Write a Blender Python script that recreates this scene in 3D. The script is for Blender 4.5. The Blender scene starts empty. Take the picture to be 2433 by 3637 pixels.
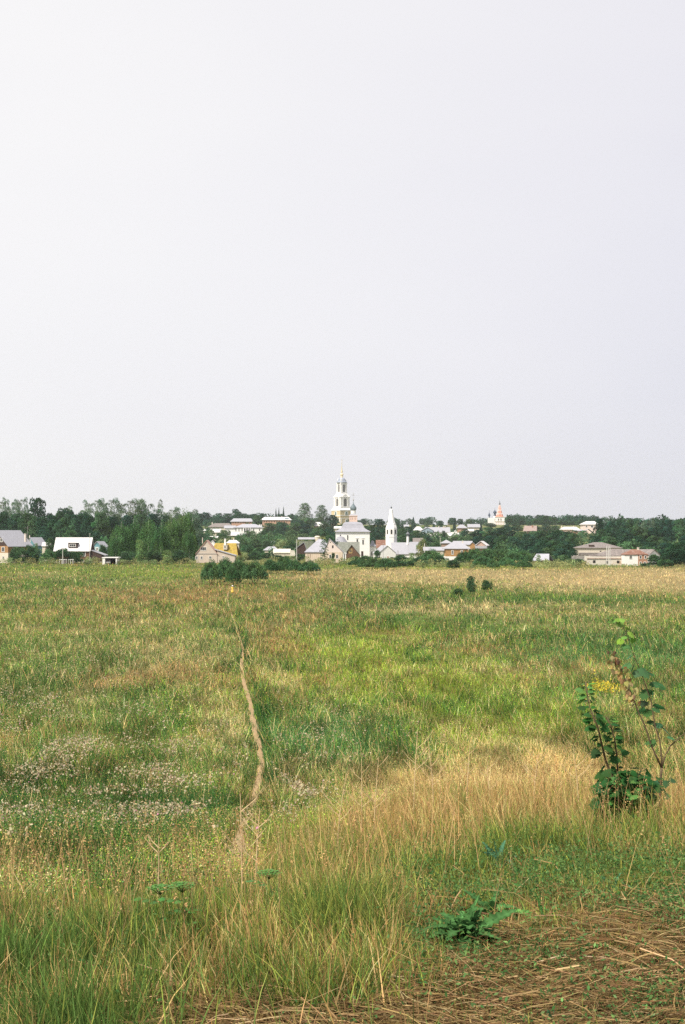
import bpy, math, random
import numpy as np
from mathutils import Vector, Matrix

# ------------------------------------------------------------------ camera
sc = bpy.context.scene
COL = sc.collection
F = 5051.0            # focal length in photo pixels (50 mm on 24x36)
CX, HY = 1216.5, 1900.0
cam_data = bpy.data.cameras.new('camera')
cam_data.lens = 50; cam_data.sensor_width = 36; cam_data.sensor_fit = 'AUTO'
cam_data.shift_y = (HY - 1818.5) / 3637.0
cam_data.clip_start = 0.05; cam_data.clip_end = 20000
cam = bpy.data.objects.new('camera', cam_data); COL.objects.link(cam)
cam.location = (0, 0, 0); cam.rotation_euler = (math.radians(90), 0, 0)
sc.camera = cam

# ------------------------------------------------------------------ sky and sun
SUN_AZ, SUN_EL = math.radians(226), math.radians(52)      # azimuth clockwise from +Y
sun_dir = Vector((math.sin(SUN_AZ)*math.cos(SUN_EL), math.cos(SUN_AZ)*math.cos(SUN_EL), math.sin(SUN_EL)))
world = bpy.data.worlds.new('World'); sc.world = world; world.use_nodes = True
wn = world.node_tree.nodes; wl = world.node_tree.links; wn.clear()
w_out = wn.new('ShaderNodeOutputWorld'); w_bg = wn.new('ShaderNodeBackground'); w_bg.inputs['Strength'].default_value = 0.1
w_sky = wn.new('ShaderNodeTexSky'); w_sky.sky_type = 'NISHITA'; w_sky.sun_disc = False
w_sky.sun_elevation = SUN_EL; w_sky.sun_rotation = SUN_AZ
w_tc = wn.new('ShaderNodeTexCoord')
w_dot = wn.new('ShaderNodeVectorMath'); w_dot.operation = 'DOT_PRODUCT'
w_dot.inputs[1].default_value = Vector((-0.62, 0.42, 0.66)).normalized()
w_ramp = wn.new('ShaderNodeValToRGB')
cr = w_ramp.color_ramp
cr.elements[0].position = 0.30; cr.elements[0].color = (0.685, 0.68, 0.755, 1)
cr.elements[1].position = 0.78; cr.elements[1].color = (0.90, 0.885, 0.885, 1)
e = cr.elements.new(0.50); e.color = (0.80, 0.785, 0.825, 1)
w_noise = wn.new('ShaderNodeTexNoise'); w_noise.inputs['Scale'].default_value = 1.6; w_noise.inputs['Detail'].default_value = 5; w_map = wn.new('ShaderNodeMapping'); w_map.inputs['Scale'].default_value = (1, 1, 3.2); wl.new(w_tc.outputs['Generated'], w_map.inputs[0])
w_add = wn.new('ShaderNodeMath'); w_add.operation = 'MULTIPLY_ADD'; w_add.inputs[1].default_value = 0.30
w_sub = wn.new('ShaderNodeMath'); w_sub.operation = 'SUBTRACT'; w_sub.inputs[1].default_value = 0.13
w_sc = wn.new('ShaderNodeVectorMath'); w_sc.operation = 'SCALE'; w_sc.inputs['Scale'].default_value = 10 * 0.60
w_mix = wn.new('ShaderNodeMix'); w_mix.data_type = 'RGBA'; w_mix.inputs[0].default_value = 0.95
wl.new(w_tc.outputs['Generated'], w_dot.inputs[0]); wl.new(w_map.outputs[0], w_noise.inputs['Vector'])
wl.new(w_noise.outputs['Fac'], w_add.inputs[0]); wl.new(w_dot.outputs['Value'], w_add.inputs[2])
wl.new(w_add.outputs[0], w_sub.inputs[0]); wl.new(w_sub.outputs[0], w_ramp.inputs[0])
wl.new(w_ramp.outputs[0], w_sc.inputs[0])
wl.new(w_sky.outputs[0], w_mix.inputs[6]); wl.new(w_sc.outputs[0], w_mix.inputs[7])
wl.new(w_mix.outputs[2], w_bg.inputs['Color']); wl.new(w_bg.outputs[0], w_out.inputs['Surface'])

sl = bpy.data.lights.new('sun', 'SUN'); sl.energy = 3.4; sl.angle = math.radians(8); sl.color = (1.0, 0.93, 0.82)
so = bpy.data.objects.new('sun', sl); COL.objects.link(so); so.location = (0, 0, 60)
so.rotation_euler = sun_dir.to_track_quat('Z', 'Y').to_euler()

sc.view_settings.view_transform = 'Standard'; sc.view_settings.look = 'None'
sc.view_settings.gamma = 1.0; sc.view_settings.exposure = 0.84; sc.view_settings.use_curve_mapping = False
sc.cycles.use_denoising = False
sc.cycles.max_bounces = 5; sc.cycles.diffuse_bounces = 3; sc.cycles.transmission_bounces = 3
sc.cycles.volume_bounces = 1; sc.cycles.volume_step_rate = 5
sc.cycles.sample_clamp_indirect = 4

rnd = random.Random(7)
rng = np.random.default_rng(11)

# ------------------------------------------------------------------ helpers
def tag(o, label=None, cat=None, group=None, kind=None):
    if label: o['label'] = label
    if cat: o['category'] = cat
    if group: o['group'] = group
    if kind: o['kind'] = kind
    return o

def empty(name, loc, rz=0.0, label=None, cat=None, group=None, scale=(1, 1, 1)):
    o = bpy.data.objects.new(name, None); COL.objects.link(o)
    o.location = loc; o.rotation_euler = (0, 0, rz); o.scale = scale; o.empty_display_size = 0.5
    return tag(o, label, cat, group)

def link(name, me, parent=None, mat=None):
    if mat is not None and not me.materials: me.materials.append(mat)
    o = bpy.data.objects.new(name, me); COL.objects.link(o)
    if parent: o.parent = parent
    return o

def np_mesh(name, V, faces, cols=None, smooth=False):
    """faces: list of int arrays (n,k) of equal k each."""
    me = bpy.data.meshes.new(name)
    V = np.ascontiguousarray(V, dtype=np.float32)
    me.vertices.add(len(V)); me.vertices.foreach_set('co', V.ravel())
    nl = sum(f.size for f in faces); nf = sum(len(f) for f in faces)
    me.loops.add(nl); me.polygons.add(nf)
    me.loops.foreach_set('vertex_index', np.concatenate([f.ravel() for f in faces]).astype(np.int32))
    starts = []; off = 0
    for f in faces:
        k = f.shape[1]; starts.append(off + np.arange(len(f)) * k); off += f.size
    me.polygons.foreach_set('loop_start', np.concatenate(starts).astype(np.int32))
    if cols is not None:
        a = me.color_attributes.new('Col', 'FLOAT_COLOR', 'POINT')
        c = np.ones((len(V), 4), dtype=np.float32); c[:, :3] = cols
        a.data.foreach_set('color', c.ravel())
    if smooth: me.polygons.foreach_set('use_smooth', np.ones(nf, dtype=bool))
    me.update(calc_edges=True)
    return me

class MB:
    """collects simple solids; build() links them as one mesh object"""
    def __init__(self): self.v = []; self.f = []
    def add(self, vs, fs):
        n = len(self.v); self.v += [tuple(p) for p in vs]; self.f += [tuple(i + n for i in f) for f in fs]; return self
    def box(self, x0, x1, y0, y1, z0, z1):
        return self.add([(x0,y0,z0),(x1,y0,z0),(x1,y1,z0),(x0,y1,z0),(x0,y0,z1),(x1,y0,z1),(x1,y1,z1),(x0,y1,z1)],
                        [(0,3,2,1),(4,5,6,7),(0,1,5,4),(1,2,6,5),(2,3,7,6),(3,0,4,7)])
    def prism(self, poly, y0, y1):       # poly in x,z (counter-clockwise seen from -y), extruded in y
        n = len(poly)
        vs = [(x, y0, z) for x, z in poly] + [(x, y1, z) for x, z in poly]
        fs = [tuple(range(n)), tuple(reversed(range(n, 2*n)))]
        fs += [(i, n+i, n+(i+1) % n, (i+1) % n) for i in range(n)]
        return self.add(vs, fs)
    def loft(self, prof, n=12, cx=0, cy=0, rot=0.0, cap=True):   # prof: (rx, ry, z)
        base = len(self.v)
        for rx, ry, z in prof:
            for k in range(n):
                a = rot + 2*math.pi*k/n
                self.v.append((cx + rx*math.cos(a), cy + ry*math.sin(a), z))
        for j in range(len(prof)-1):
            for k in range(n):
                a = base+j*n+k; b = base+j*n+(k+1) % n
                self.f.append((a, b, b+n, a+n))
        if cap:
            self.f.append(tuple(base+k for k in reversed(range(n))))
            m = base+(len(prof)-1)*n; self.f.append(tuple(m+k for k in range(n)))
        return self
    def sq(self, prof, cx=0, cy=0):      # prof: (half_x, half_y, z): rectangle rings
        r2 = math.sqrt(2); return self.loft([(a*r2, b*r2, z) for a, b, z in prof], 4, cx, cy, math.pi/4)
    def tube(self, pts, radii, n=6):
        base = len(self.v); P = [Vector(p) for p in pts]
        for i, p in enumerate(P):
            d = (P[min(i+1, len(P)-1)] - P[max(i-1, 0)]).normalized()
            u = d.orthogonal().normalized(); w = d.cross(u)
            r = radii[i] if hasattr(radii, '__len__') else radii
            for k in range(n):
                a = 2*math.pi*k/n; self.v.append(tuple(p + u*(r*math.cos(a)) + w*(r*math.sin(a))))
        for j in range(len(P)-1):
            for k in range(n):
                a = base+j*n+k; b = base+j*n+(k+1) % n
                self.f.append((a, b, b+n, a+n))
        self.f.append(tuple(base+k for k in reversed(range(n))))
        m = base+(len(P)-1)*n; self.f.append(tuple(m+k for k in range(n)))
        return self
    def build(self, name, mat, parent=None, smooth=False):
        me = bpy.data.meshes.new(name); me.from_pydata(self.v, [], self.f)
        me.validate(); me.update()
        if smooth: me.shade_smooth()
        me.materials.append(mat)
        return link(name, me, parent)

# ------------------------------------------------------------------ materials
MATS = {}
def mat(name, base, var=0.15, scale=1.5, rough=0.85, pattern=None, pscale=1.0, pcol=None, pamt=0.5, metal=0.0, stain=None, stain_amt=0.0):
    """object-space noise variation; optional pattern: 'boards' (vertical), 'logs' (horizontal), 'brick', 'seams'"""
    if name in MATS: return MATS[name]
    m = bpy.data.materials.new(name); m.use_nodes = True; nt = m.node_tree; N = nt.nodes; L = nt.links
    b = N['Principled BSDF']; b.inputs['Roughness'].default_value = rough; b.inputs['Metallic'].default_value = metal
    b.inputs['Specular IOR Level'].default_value = 0.25
    tc = N.new('ShaderNodeTexCoord')
    nz = N.new('ShaderNodeTexNoise'); nz.inputs['Scale'].default_value = scale; nz.inputs['Detail'].default_value = 6; nz.inputs['Roughness'].default_value = 0.65
    L.new(tc.outputs['Object'], nz.inputs['Vector'])
    mr = N.new('ShaderNodeMapRange'); mr.inputs['From Min'].default_value = 0.3; mr.inputs['From Max'].default_value = 0.7
    mr.inputs['To Min'].default_value = 1 - var; mr.inputs['To Max'].default_value = 1 + var
    L.new(nz.outputs['Fac'], mr.inputs['Value'])
    vm = N.new('ShaderNodeVectorMath'); vm.operation = 'SCALE'; vm.inputs[0].default_value = base
    L.new(mr.outputs[0], vm.inputs['Scale'])
    out = vm.outputs[0]
    if pattern in ('boards', 'logs', 'seams'):
        sp = N.new('ShaderNodeSeparateXYZ'); L.new(tc.outputs['Object'], sp.inputs[0])
        if pattern == 'logs': src = sp.outputs['Z']
        else:
            ad = N.new('ShaderNodeMath'); ad.operation = 'ADD'; L.new(sp.outputs['X'], ad.inputs[0]); L.new(sp.outputs['Y'], ad.inputs[1]); src = ad.outputs[0]
        mu = N.new('ShaderNodeMath'); mu.operation = 'MULTIPLY'; mu.inputs[1].default_value = 1.0/pscale; L.new(src, mu.inputs[0])
        fr = N.new('ShaderNodeMath'); fr.operation = 'FRACT'; L.new(mu.outputs[0], fr.inputs[0])
        lt = N.new('ShaderNodeMath'); lt.operation = 'LESS_THAN'; lt.inputs[1].default_value = 0.18; L.new(fr.outputs[0], lt.inputs[0])
        am = N.new('ShaderNodeMath'); am.operation = 'MULTIPLY'; am.inputs[1].default_value = pamt; L.new(lt.outputs[0], am.inputs[0])
        mx = N.new('ShaderNodeMix'); mx.data_type = 'RGBA'; L.new(am.outputs[0], mx.inputs[0]); L.new(out, mx.inputs[6])
        mx.inputs[7].default_value = (*(pcol or tuple(c*0.35 for c in base)), 1); out = mx.outputs[2]
    if pattern == 'brick':
        bt = N.new('ShaderNodeTexBrick'); bt.inputs['Scale'].default_value = 1.0/pscale
        mp = N.new('ShaderNodeMapping'); mp.inputs['Rotation'].default_value = (math.radians(90), 0, 0)
        L.new(tc.outputs['Object'], mp.inputs[0]); L.new(mp.outputs[0], bt.inputs['Vector'])
        L.new(out, bt.inputs['Color1']); L.new(out, bt.inputs['Color2'])
        bt.inputs['Mortar'].default_value = (*(pcol or (0.45, 0.42, 0.38)), 1); bt.inputs['Mortar Size'].default_value = 0.03
        out = bt.outputs['Color']
    if stain:
        n2 = N.new('ShaderNodeTexNoise'); n2.inputs['Scale'].default_value = scale*0.45; n2.inputs['Detail'].default_value = 8; n2.inputs['Roughness'].default_value = 0.75
        L.new(tc.outputs['Object'], n2.inputs['Vector'])
        m2 = N.new('ShaderNodeMapRange'); m2.inputs['From Min'].default_value = 0.52; m2.inputs['From Max'].default_value = 0.62; m2.inputs['To Max'].default_value = stain_amt
        L.new(n2.outputs['Fac'], m2.inputs['Value'])
        mx = N.new('ShaderNodeMix'); mx.data_type = 'RGBA'; L.new(m2.outputs[0], mx.inputs[0]); L.new(out, mx.inputs[6]); mx.inputs[7].default_value = (*stain, 1)
        out = mx.outputs[2]
    L.new(out, b.inputs['Base Color'])
    MATS[name] = m; return m

def leaf_mat(name, transl=0.3, obj_var=0.0, tint=(1, 1, 1), rough=0.6):
    m = bpy.data.materials.new(name); m.use_nodes = True; nt = m.node_tree; N = nt.nodes; L = nt.links; N.clear()
    out = N.new('ShaderNodeOutputMaterial'); at = N.new('ShaderNodeAttribute'); at.attribute_name = 'Col'
    src = at.outputs['Color']
    vm = N.new('ShaderNodeVectorMath'); vm.operation = 'MULTIPLY'; vm.inputs[1].default_value = tint; L.new(src, vm.inputs[0]); src = vm.outputs[0]
    if obj_var:
        oi = N.new('ShaderNodeObjectInfo'); hs = N.new('ShaderNodeHueSaturation')
        r1 = N.new('ShaderNodeMapRange'); r1.inputs['To Min'].default_value = 0.5-obj_var*0.13; r1.inputs['To Max'].default_value = 0.5+obj_var*0.10
        r2 = N.new('ShaderNodeMapRange'); r2.inputs['To Min'].default_value = 1-obj_var; r2.inputs['To Max'].default_value = 1+obj_var
        ml = N.new('ShaderNodeMath'); ml.operation = 'MULTIPLY'; ml.inputs[1].default_value = 7.31
        fr = N.new('ShaderNodeMath'); fr.operation = 'FRACT'
        L.new(oi.outputs['Random'], r1.inputs['Value']); L.new(oi.outputs['Random'], ml.inputs[0]); L.new(ml.outputs[0], fr.inputs[0]); L.new(fr.outputs[0], r2.inputs['Value'])
        L.new(r1.outputs[0], hs.inputs['Hue']); L.new(r2.outputs[0], hs.inputs['Value']); L.new(src, hs.inputs['Color']); src = hs.outputs[0]
    df = N.new('ShaderNodeBsdfDiffuse'); tr = N.new('ShaderNodeBsdfTranslucent'); mx = N.new('ShaderNodeMixShader'); mx.inputs[0].default_value = transl
    L.new(src, df.inputs['Color']); L.new(src, tr.inputs['Color']); L.new(df.outputs[0], mx.inputs[1]); L.new(tr.outputs[0], mx.inputs[2])
    L.new(mx.outputs[0], out.inputs['Surface'])
    return m

# ------------------------------------------------------------------ noise and terrain
def _hash(ix, iy, s):
    h = (ix.astype(np.int64)*374761393 + iy.astype(np.int64)*668265263 + s*2147483647) & 0xffffffff
    h = ((h ^ (h >> 13)) * 1274126177) & 0xffffffff
    return ((h ^ (h >> 16)) & 0xffff) / 65535.0
def vnoise(x, y, s=0):
    x = np.asarray(x, float); y = np.asarray(y, float)
    ix = np.floor(x); iy = np.floor(y); fx = x-ix; fy = y-iy
    fx = fx*fx*(3-2*fx); fy = fy*fy*(3-2*fy)
    a = _hash(ix, iy, s); b = _hash(ix+1, iy, s); c = _hash(ix, iy+1, s); d = _hash(ix+1, iy+1, s)
    return (a*(1-fx)+b*fx)*(1-fy) + (c*(1-fx)+d*fx)*fy
def fbm(x, y, s=0, o=4):
    t = 0; w = 0.5; tot = 0
    for k in range(o):
        t = t + w*vnoise(x*2**k, y*2**k, s+k*17); tot += w; w *= 0.55
    return t/tot
def sstep(a, b, x):
    t = np.clip((np.asarray(x, float)-a)/(b-a), 0, 1); return t*t*(3-2*t)

FIELD = -9.0; K = 9.0/5.6      # the meadow lies 9 m below the eye
_fd = np.array([-200, 286, 330, 420, 470, 520, 600, 700, 770, 885, 1000, 1300, 2500, 6000.])*K
_fz = np.array([-5.6, -5.6, -6.1, -7.5, -7.5, -5.6, -3.6, -1.7, -0.5, 4.5, 7, 9, 7, -20.])*K
_ld = np.array([-50, 5.0, 6.6, 9, 46, 400.]); _lz = np.array([-1.62, -1.66, -1.82, -2.3, -9.1, -9.1])
_rd = np.array([-50, 6.0, 8, 15.5, 47, 400.]); _rz = np.array([-1.62, -1.66, -1.88, -2.95, -9.1, -9.1])
def terrain(x, y):
    x = np.asarray(x, float); y = np.asarray(y, float)
    far = np.interp(y, _fd, _fz)
    t = sstep(-0.9, 1.3, x)
    near = np.interp(y, _ld, _lz)*(1-t) + np.interp(y, _rd, _rz)*t
    z = np.where(y < 120, np.maximum(far, near), far)
    z = z + (fbm(x*0.8, y*0.8, 3, 3)-0.5)*0.10*np.clip(y/12, 0.3, 1) + (fbm(x*0.03, y*0.03, 9, 3)-0.5)*0.6*sstep(40, 100, y)
    return z
def tz(x, y): return float(terrain(x, y))
def wx(px, D): return (px-CX)*D/F
def wz(py, D): return (HY-py)*D/F
# ------------------------------------------------------------------ colour of the vegetation over the ground (world-space patches)
GREEN = np.array((0.082, 0.158, 0.034)); DKGREEN = np.array((0.034, 0.095, 0.026)); BLGREEN = np.array((0.065, 0.145, 0.048))
YGREEN = np.array((0.20, 0.27, 0.035)); TAN = np.array((0.50, 0.39, 0.19)); RUST = np.array((0.34, 0.21, 0.09)); GOLD = np.array((0.50, 0.37, 0.16))
STRAW = np.array((0.48, 0.33, 0.15)); SOIL = np.array((0.20, 0.13, 0.075))
PATCH = [  # px, py, half width px, half height py, index (0 green 1 dark green 2 bluegreen 3 yellowgreen 4 tan 5 rust 6 gold), amount
 (1900, 2048, 760, 30, 4, 5.5), (2300, 2062, 420, 42, 4, 5.0), (1400, 2032, 260, 12, 4, 3.0),
 (1650, 2013, 420, 9, 3, 3.0), (2150, 2012, 250, 7, 0, 2.0), (300, 2030, 380, 18, 3, 1.5), (150, 2038, 120, 10, 4, 1.3), (600, 2040, 130, 18, 3, 1.6),
 (450, 2120, 350, 26, 5, 1.6), (900, 2110, 350, 35, 5, 1.3), (1150, 2060, 160, 16, 5, 1.2), (250, 2075, 300, 15, 0, 1.3),
 (1700, 2128, 560, 14, 1, 1.6), (2100, 2122, 420, 14, 0, 1.6), (1620, 2165, 210, 26, 4, 1.8), (1300, 2150, 160, 14, 1, 2.0), (1350, 2192, 170, 10, 0, 2.4),
 (2200, 2180, 280, 22, 4, 1.0), (2050, 2235, 240, 14, 4, 1.4),
 (1750, 2230, 420, 26, 0, 1.4), (2250, 2310, 330, 60, 2, 2.4), (2000, 2270, 300, 20, 1, 1.2), (1900, 2340, 420, 26, 2, 1.5),
 (1050, 2190, 160, 30, 5, 1.3), (960, 2290, 110, 70, 5, 2.0), (1000, 2420, 80, 60, 4, 1.2),
 (1250, 2290, 220, 60, 3, 2.3), (1450, 2420, 330, 90, 3, 2.6), (1700, 2560, 330, 80, 3, 2.2), (1350, 2250, 160, 14, 5, 1.3), (1700, 2320, 130, 18, 5, 1.6), (1820, 2380, 200, 18, 4, 1.5),
 (1150, 2600, 240, 80, 2, 2.4), (1250, 2680, 260, 60, 2, 1.6), (1850, 2500, 300, 50, 0, 1.5), (2100, 2450, 200, 40, 0, 1.8),
 (300, 2230, 330, 40, 0, 1.1), (120, 2330, 180, 60, 0, 1.2), (550, 2260, 200, 30, 3, 1.0), (600, 2420, 230, 36, 5, 2.1), (380, 2430, 160, 25, 5, 1.4), (730, 2390, 80, 40, 5, 1.0),
 (100, 2500, 170, 60, 1, 1.6), (350, 2560, 300, 50, 0, 1.4), (500, 2660, 300, 60, 0, 1.2), (250, 2620, 120, 30, 5, 0.9), (780, 2560, 80, 80, 4, 1.0),
 (250, 2800, 420, 120, 1, 2.4), (650, 2900, 260, 50, 1, 3.0), (700, 2740, 120, 60, 0, 1.3), (60, 2850, 120, 200, 1, 1.5),
 (935, 2560, 40, 120, 1, 3.0), (985, 2790, 60, 70, 1, 3.2), (870, 2310, 26, 60, 1, 3.2), (845, 2240, 20, 26, 1, 2.6), (1120, 2760, 90, 40, 1, 1.6), (820, 2150, 24, 28, 0, 2.2),
 (1500, 2800, 420, 70, 6, 3.0), (1250, 2850, 300, 60, 6, 1.6), (1950, 2760, 260, 110, 6, 3.2), (1700, 2700, 330, 50, 6, 1.2), (2350, 2700, 90, 160, 6, 1.6),
 (400, 2330, 480, 110, 4, 0.8), (450, 2190, 450, 50, 5, 0.8), (350, 2990, 560, 110, 1, 3.2), (250, 2960, 300, 60, 0, 1.0), (1250, 2980, 350, 70, 3, 1.8), (2350, 2950, 160, 90, 0, 1.4), (1750, 3030, 300, 40, 0, 1.0),
]
PAL = np.stack([GREEN, DKGREEN, BLGREEN, YGREEN, TAN, RUST, GOLD])*np.array((1.7, 1.15, 1.6, 1.55, 1.32, 1.4, 1.25))[:, None]
def weights(x, y):
    D = np.maximum(y, 2.0); px = CX + x/D*F; py = HY + (-terrain(x, y)+0.0)/D*F
    W = np.zeros((len(x), 7))
    x = x/1.5; y = y/1.5
    big = fbm(x*0.11+3, y*0.05, 21, 4); med = fbm(x*0.5, y*0.22, 31, 4); fin = fbm(x*2.2, y*1.2, 5, 3)
    W[:, 0] = 0.82 + 1.7*sstep(0.45, 0.7, med); W[:, 1] = 0.25 + 2.4*sstep(0.52, 0.75, fin) + 1.0*sstep(0.5, 0.7, big)
    W[:, 2] = 0.35 + 0.6*sstep(0.5, 0.3, med); W[:, 3] = 0.7 + 1.3*sstep(0.5, 0.72, fbm(x*0.3, y*0.12, 77, 3))
    W[:, 4] = 0.52 + 1.05*sstep(0.5, 0.25, med); W[:, 5] = 0.50 + 1.45*sstep(0.5, 0.28, big); W[:, 6] = 0.25
    s1 = fbm(x*0.55+40, y*0.16, 101, 4); s2 = fbm(x*1.3+7, y*0.45, 102, 3); s3 = fbm(x*0.35+90, y*0.10, 103, 4)
    clump = 5.0*sstep(0.52, 0.66, s1) + 3.6*sstep(0.56, 0.72, s2)
    W[:, 1] += 0.7*clump; W[:, 0] += 0.5*clump; W[:, 4] += 2.0*sstep(0.56, 0.74, s3); W[:, 5] += 1.2*sstep(0.55, 0.72, fbm(x*0.5, y*0.14, 104, 4))
    for (cx, cy, hw, hh, k, a) in PATCH:
        jx = (fbm(x*0.2, y*0.08, 40+k, 3)-0.5)*hw*0.9; jy = (fbm(x*0.25+9, y*0.1, 60+k, 3)-0.5)*hh*1.4
        g = np.exp(-(((px+jx-cx)/hw)**2)**1.5 - (((py+jy-cy)/hh)**2)**1.5)
        W *= (1-0.62*np.minimum(1, g*a/3))[:, None]
        W[:, k] += g*a*1.6
    return W/W.sum(1, keepdims=True)
def pick(W, r):
    c = np.cumsum(W, 1); idx = (r[:, None] > c).sum(1).clip(0, 6); return idx

# path centre line in world space
PATH_PX = [(838,3041),(868,2950),(880,2905),(905,2830),(931,2715),(922,2660),(908,2607),(896,2540),(884,2483),(868,2440),(858,2405),(858,2350),(863,2312),(850,2255),(830,2203),(815,2160),(807,2126),(812,2100),(818,2080)]
PATH = []
for px, py in PATH_PX:
    D = -FIELD*F/(py-HY)
    if py > 2900: D = {3041: 12.0, 2950: 26.0, 2905: 42.0}[py]
    PATH.append((wx(px, D), D))
PATH_X = np.array([p[0] for p in PATH]); PATH_Y = np.array([p[1] for p in PATH])
def path_dist(x, y):
    xc = np.interp(y, PATH_Y, PATH_X); d = np.abs(x-xc)
    return np.where((y > 11) & (y < 258), d, 99.0)

# ------------------------------------------------------------------ ground sheet
def ground():
    ys = np.concatenate([np.linspace(-14, 3, 18)[:-1], np.linspace(3, 52, 240)[:-1], np.geomspace(52, 480, 150)[:-1], np.geomspace(480, 2600, 100)[:-1], np.geomspace(2600, 5000, 8)])
    us = np.linspace(-1, 1, 181); us = np.sign(us)*np.abs(us)**1.35
    Y, U = np.meshgrid(ys, us, indexing='ij')
    X = U*(np.abs(Y)*0.62+9)
    x = X.ravel(); y = Y.ravel(); z = terrain(x, y)
    W = weights(x, np.maximum(y, 3)); c = W @ PAL
    n = fbm(x*3, y*3, 88, 3)[:, None]
    near = sstep(9, 5, y)[:, None]
    c = c*(1-near) + near*(SOIL*1.3*(0.6+0.8*n))
    hay = (sstep(6.2, 5.0, y)*sstep(-1.0, 0.2, x))[:, None]
    c = c*(1-hay) + hay*np.array((0.15, 0.095, 0.05))*(0.6+0.8*n)
    far = sstep(470, 500, y)[:, None]
    hill = np.array((0.16, 0.17, 0.07)); c = c*(1-far) + far*hill*(0.6+0.8*fbm(x*0.05, y*0.05, 4, 4)[:, None])
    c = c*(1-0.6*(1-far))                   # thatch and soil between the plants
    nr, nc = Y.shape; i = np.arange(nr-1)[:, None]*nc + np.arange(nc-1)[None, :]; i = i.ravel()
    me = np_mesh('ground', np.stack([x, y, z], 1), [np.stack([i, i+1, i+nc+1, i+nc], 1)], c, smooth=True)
    m = bpy.data.materials.new('ground'); m.use_nodes = True; N = m.node_tree.nodes; L = m.node_tree.links
    b = N['Principled BSDF']; b.inputs['Roughness'].default_value = 1; b.inputs['Specular IOR Level'].default_value = 0.05
    at = N.new('ShaderNodeAttribute'); at.attribute_name = 'Col'
    nz = N.new('ShaderNodeTexNoise'); nz.inputs['Scale'].default_value = 5; nz.inputs['Detail'].default_value = 8
    tc = N.new('ShaderNodeTexCoord'); L.new(tc.outputs['Object'], nz.inputs['Vector'])
    mr = N.new('ShaderNodeMapRange'); mr.inputs['From Min'].default_value = 0.3; mr.inputs['From Max'].default_value = 0.7; mr.inputs['To Min'].default_value = 0.55; mr.inputs['To Max'].default_value = 1.4
    L.new(nz.outputs['Fac'], mr.inputs['Value'])
    vm = N.new('ShaderNodeVectorMath'); vm.operation = 'SCALE'; L.new(at.outputs['Color'], vm.inputs[0]); L.new(mr.outputs[0], vm.inputs['Scale'])
    L.new(vm.outputs[0], b.inputs['Base Color'])
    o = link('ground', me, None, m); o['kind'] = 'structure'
ground()

def path():
    ys = np.geomspace(11.5, 250, 280); xc = np.interp(ys, PATH_Y, PATH_X)
    xc = np.convolve(np.pad(xc, 3, 'edge'), np.ones(7)/7, 'valid')
    V = []; 
    for k in range(5):
        t = (k-2)/2; hw = (0.09 + 0.09*fbm(ys*0.6, ys*0+k, 5, 2))*np.interp(ys, [0, 60, 90, 250], [1, 1, .85, .5])
        x = xc + t*hw; V.append(np.stack([x, ys, terrain(x, ys)+0.035-0.02*t*t], 1))
    V = np.stack(V, 1).reshape(-1, 3); n = len(ys)
    i = (np.arange(n-1)[:, None]*5 + np.arange(4)[None, :]).ravel()
    me = np_mesh('path', V, [np.stack([i, i+1, i+6, i+5], 1)], None, True)
    o = link('path', me, None, mat('trodden_soil', (0.34, 0.235, 0.125), 0.35, 7, 1.0, stain=(0.20, 0.15, 0.07), stain_amt=0.6)); o['kind'] = 'structure'
path()

# ------------------------------------------------------------------ blades and leaves
def blades(R, h, w, az, lean, bend, col, tipcol=None, segs=2):
    """R roots (n,3); ribbon blades facing random directions"""
    n = len(R); d = np.stack([np.cos(az), np.sin(az), np.zeros(n)], 1)
    fa = rng.uniform(0, math.pi, n)
    # keep ribbons broadly facing across the view
    s = np.stack([np.cos(fa*0.6-0.3), np.sin(fa*0.6-0.3), np.zeros(n)], 1)
    rows = []
    for k in range(segs+1):
        t = k/segs
        off = d*(lean*t + bend*t*t)[:, None]*h[:, None]
        zz = h*(t - 0.35*bend*t*t)
        c = R + off; c[:, 2] += zz
        ww = w*(1-0.75*t)
        if k < segs: rows += [c - s*ww[:, None]*0.5, c + s*ww[:, None]*0.5]
        else: rows += [c]
    k = 2*segs+1
    V = np.stack(rows, 1).reshape(-1, 3)
    b = np.arange(n)*k
    faces = []
    for j in range(segs-1): faces.append(np.stack([b+2*j, b+2*j+1, b+2*j+3, b+2*j+2], 1))
    faces.append(np.stack([b+2*segs-2, b+2*segs-1, b+2*segs], 1))
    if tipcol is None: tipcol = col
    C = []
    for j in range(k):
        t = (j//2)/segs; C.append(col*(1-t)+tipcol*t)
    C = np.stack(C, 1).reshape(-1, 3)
    return V, faces, C
def diamonds(P, size, asp, col, up=0.3):
    n = len(P); nrm = rng.normal(size=(n, 3)); nrm[:, 2] += up; nrm /= np.linalg.norm(nrm, axis=1, keepdims=True)
    a = rng.normal(size=(n, 3)); a -= (a*nrm).sum(1, keepdims=True)*nrm; a /= np.linalg.norm(a, axis=1, keepdims=True)
    b = np.cross(nrm, a)
    s = size[:, None]*0.5
    V = np.stack([P-a*s, P-b*s*asp, P+a*s, P+b*s*asp], 1).reshape(-1, 3)
    i = np.arange(n)*4
    return V, [np.stack([i, i+1, i+2, i+3], 1)], np.repeat(col, 4, 0)
def merge(parts):
    V = []; Fs = {}; C = []; off = 0
    for v, fs, c in parts:
        V.append(v); C.append(c)
        for f in fs: Fs.setdefault(f.shape[1], []).append(f+off)
        off += len(v)
    return np.concatenate(V), [np.concatenate(Fs[k]) for k in sorted(Fs)], np.concatenate(C)

M_GRASS = leaf_mat('grass_blade', 0.32)
def jitter(c, a=0.22):
    n = len(c); return np.clip(c*(1+a*rng.normal(0, 1, (n, 1)))*(1+rng.normal(0, 0.06, (n, 3))), 0.01, 0.85)

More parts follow.
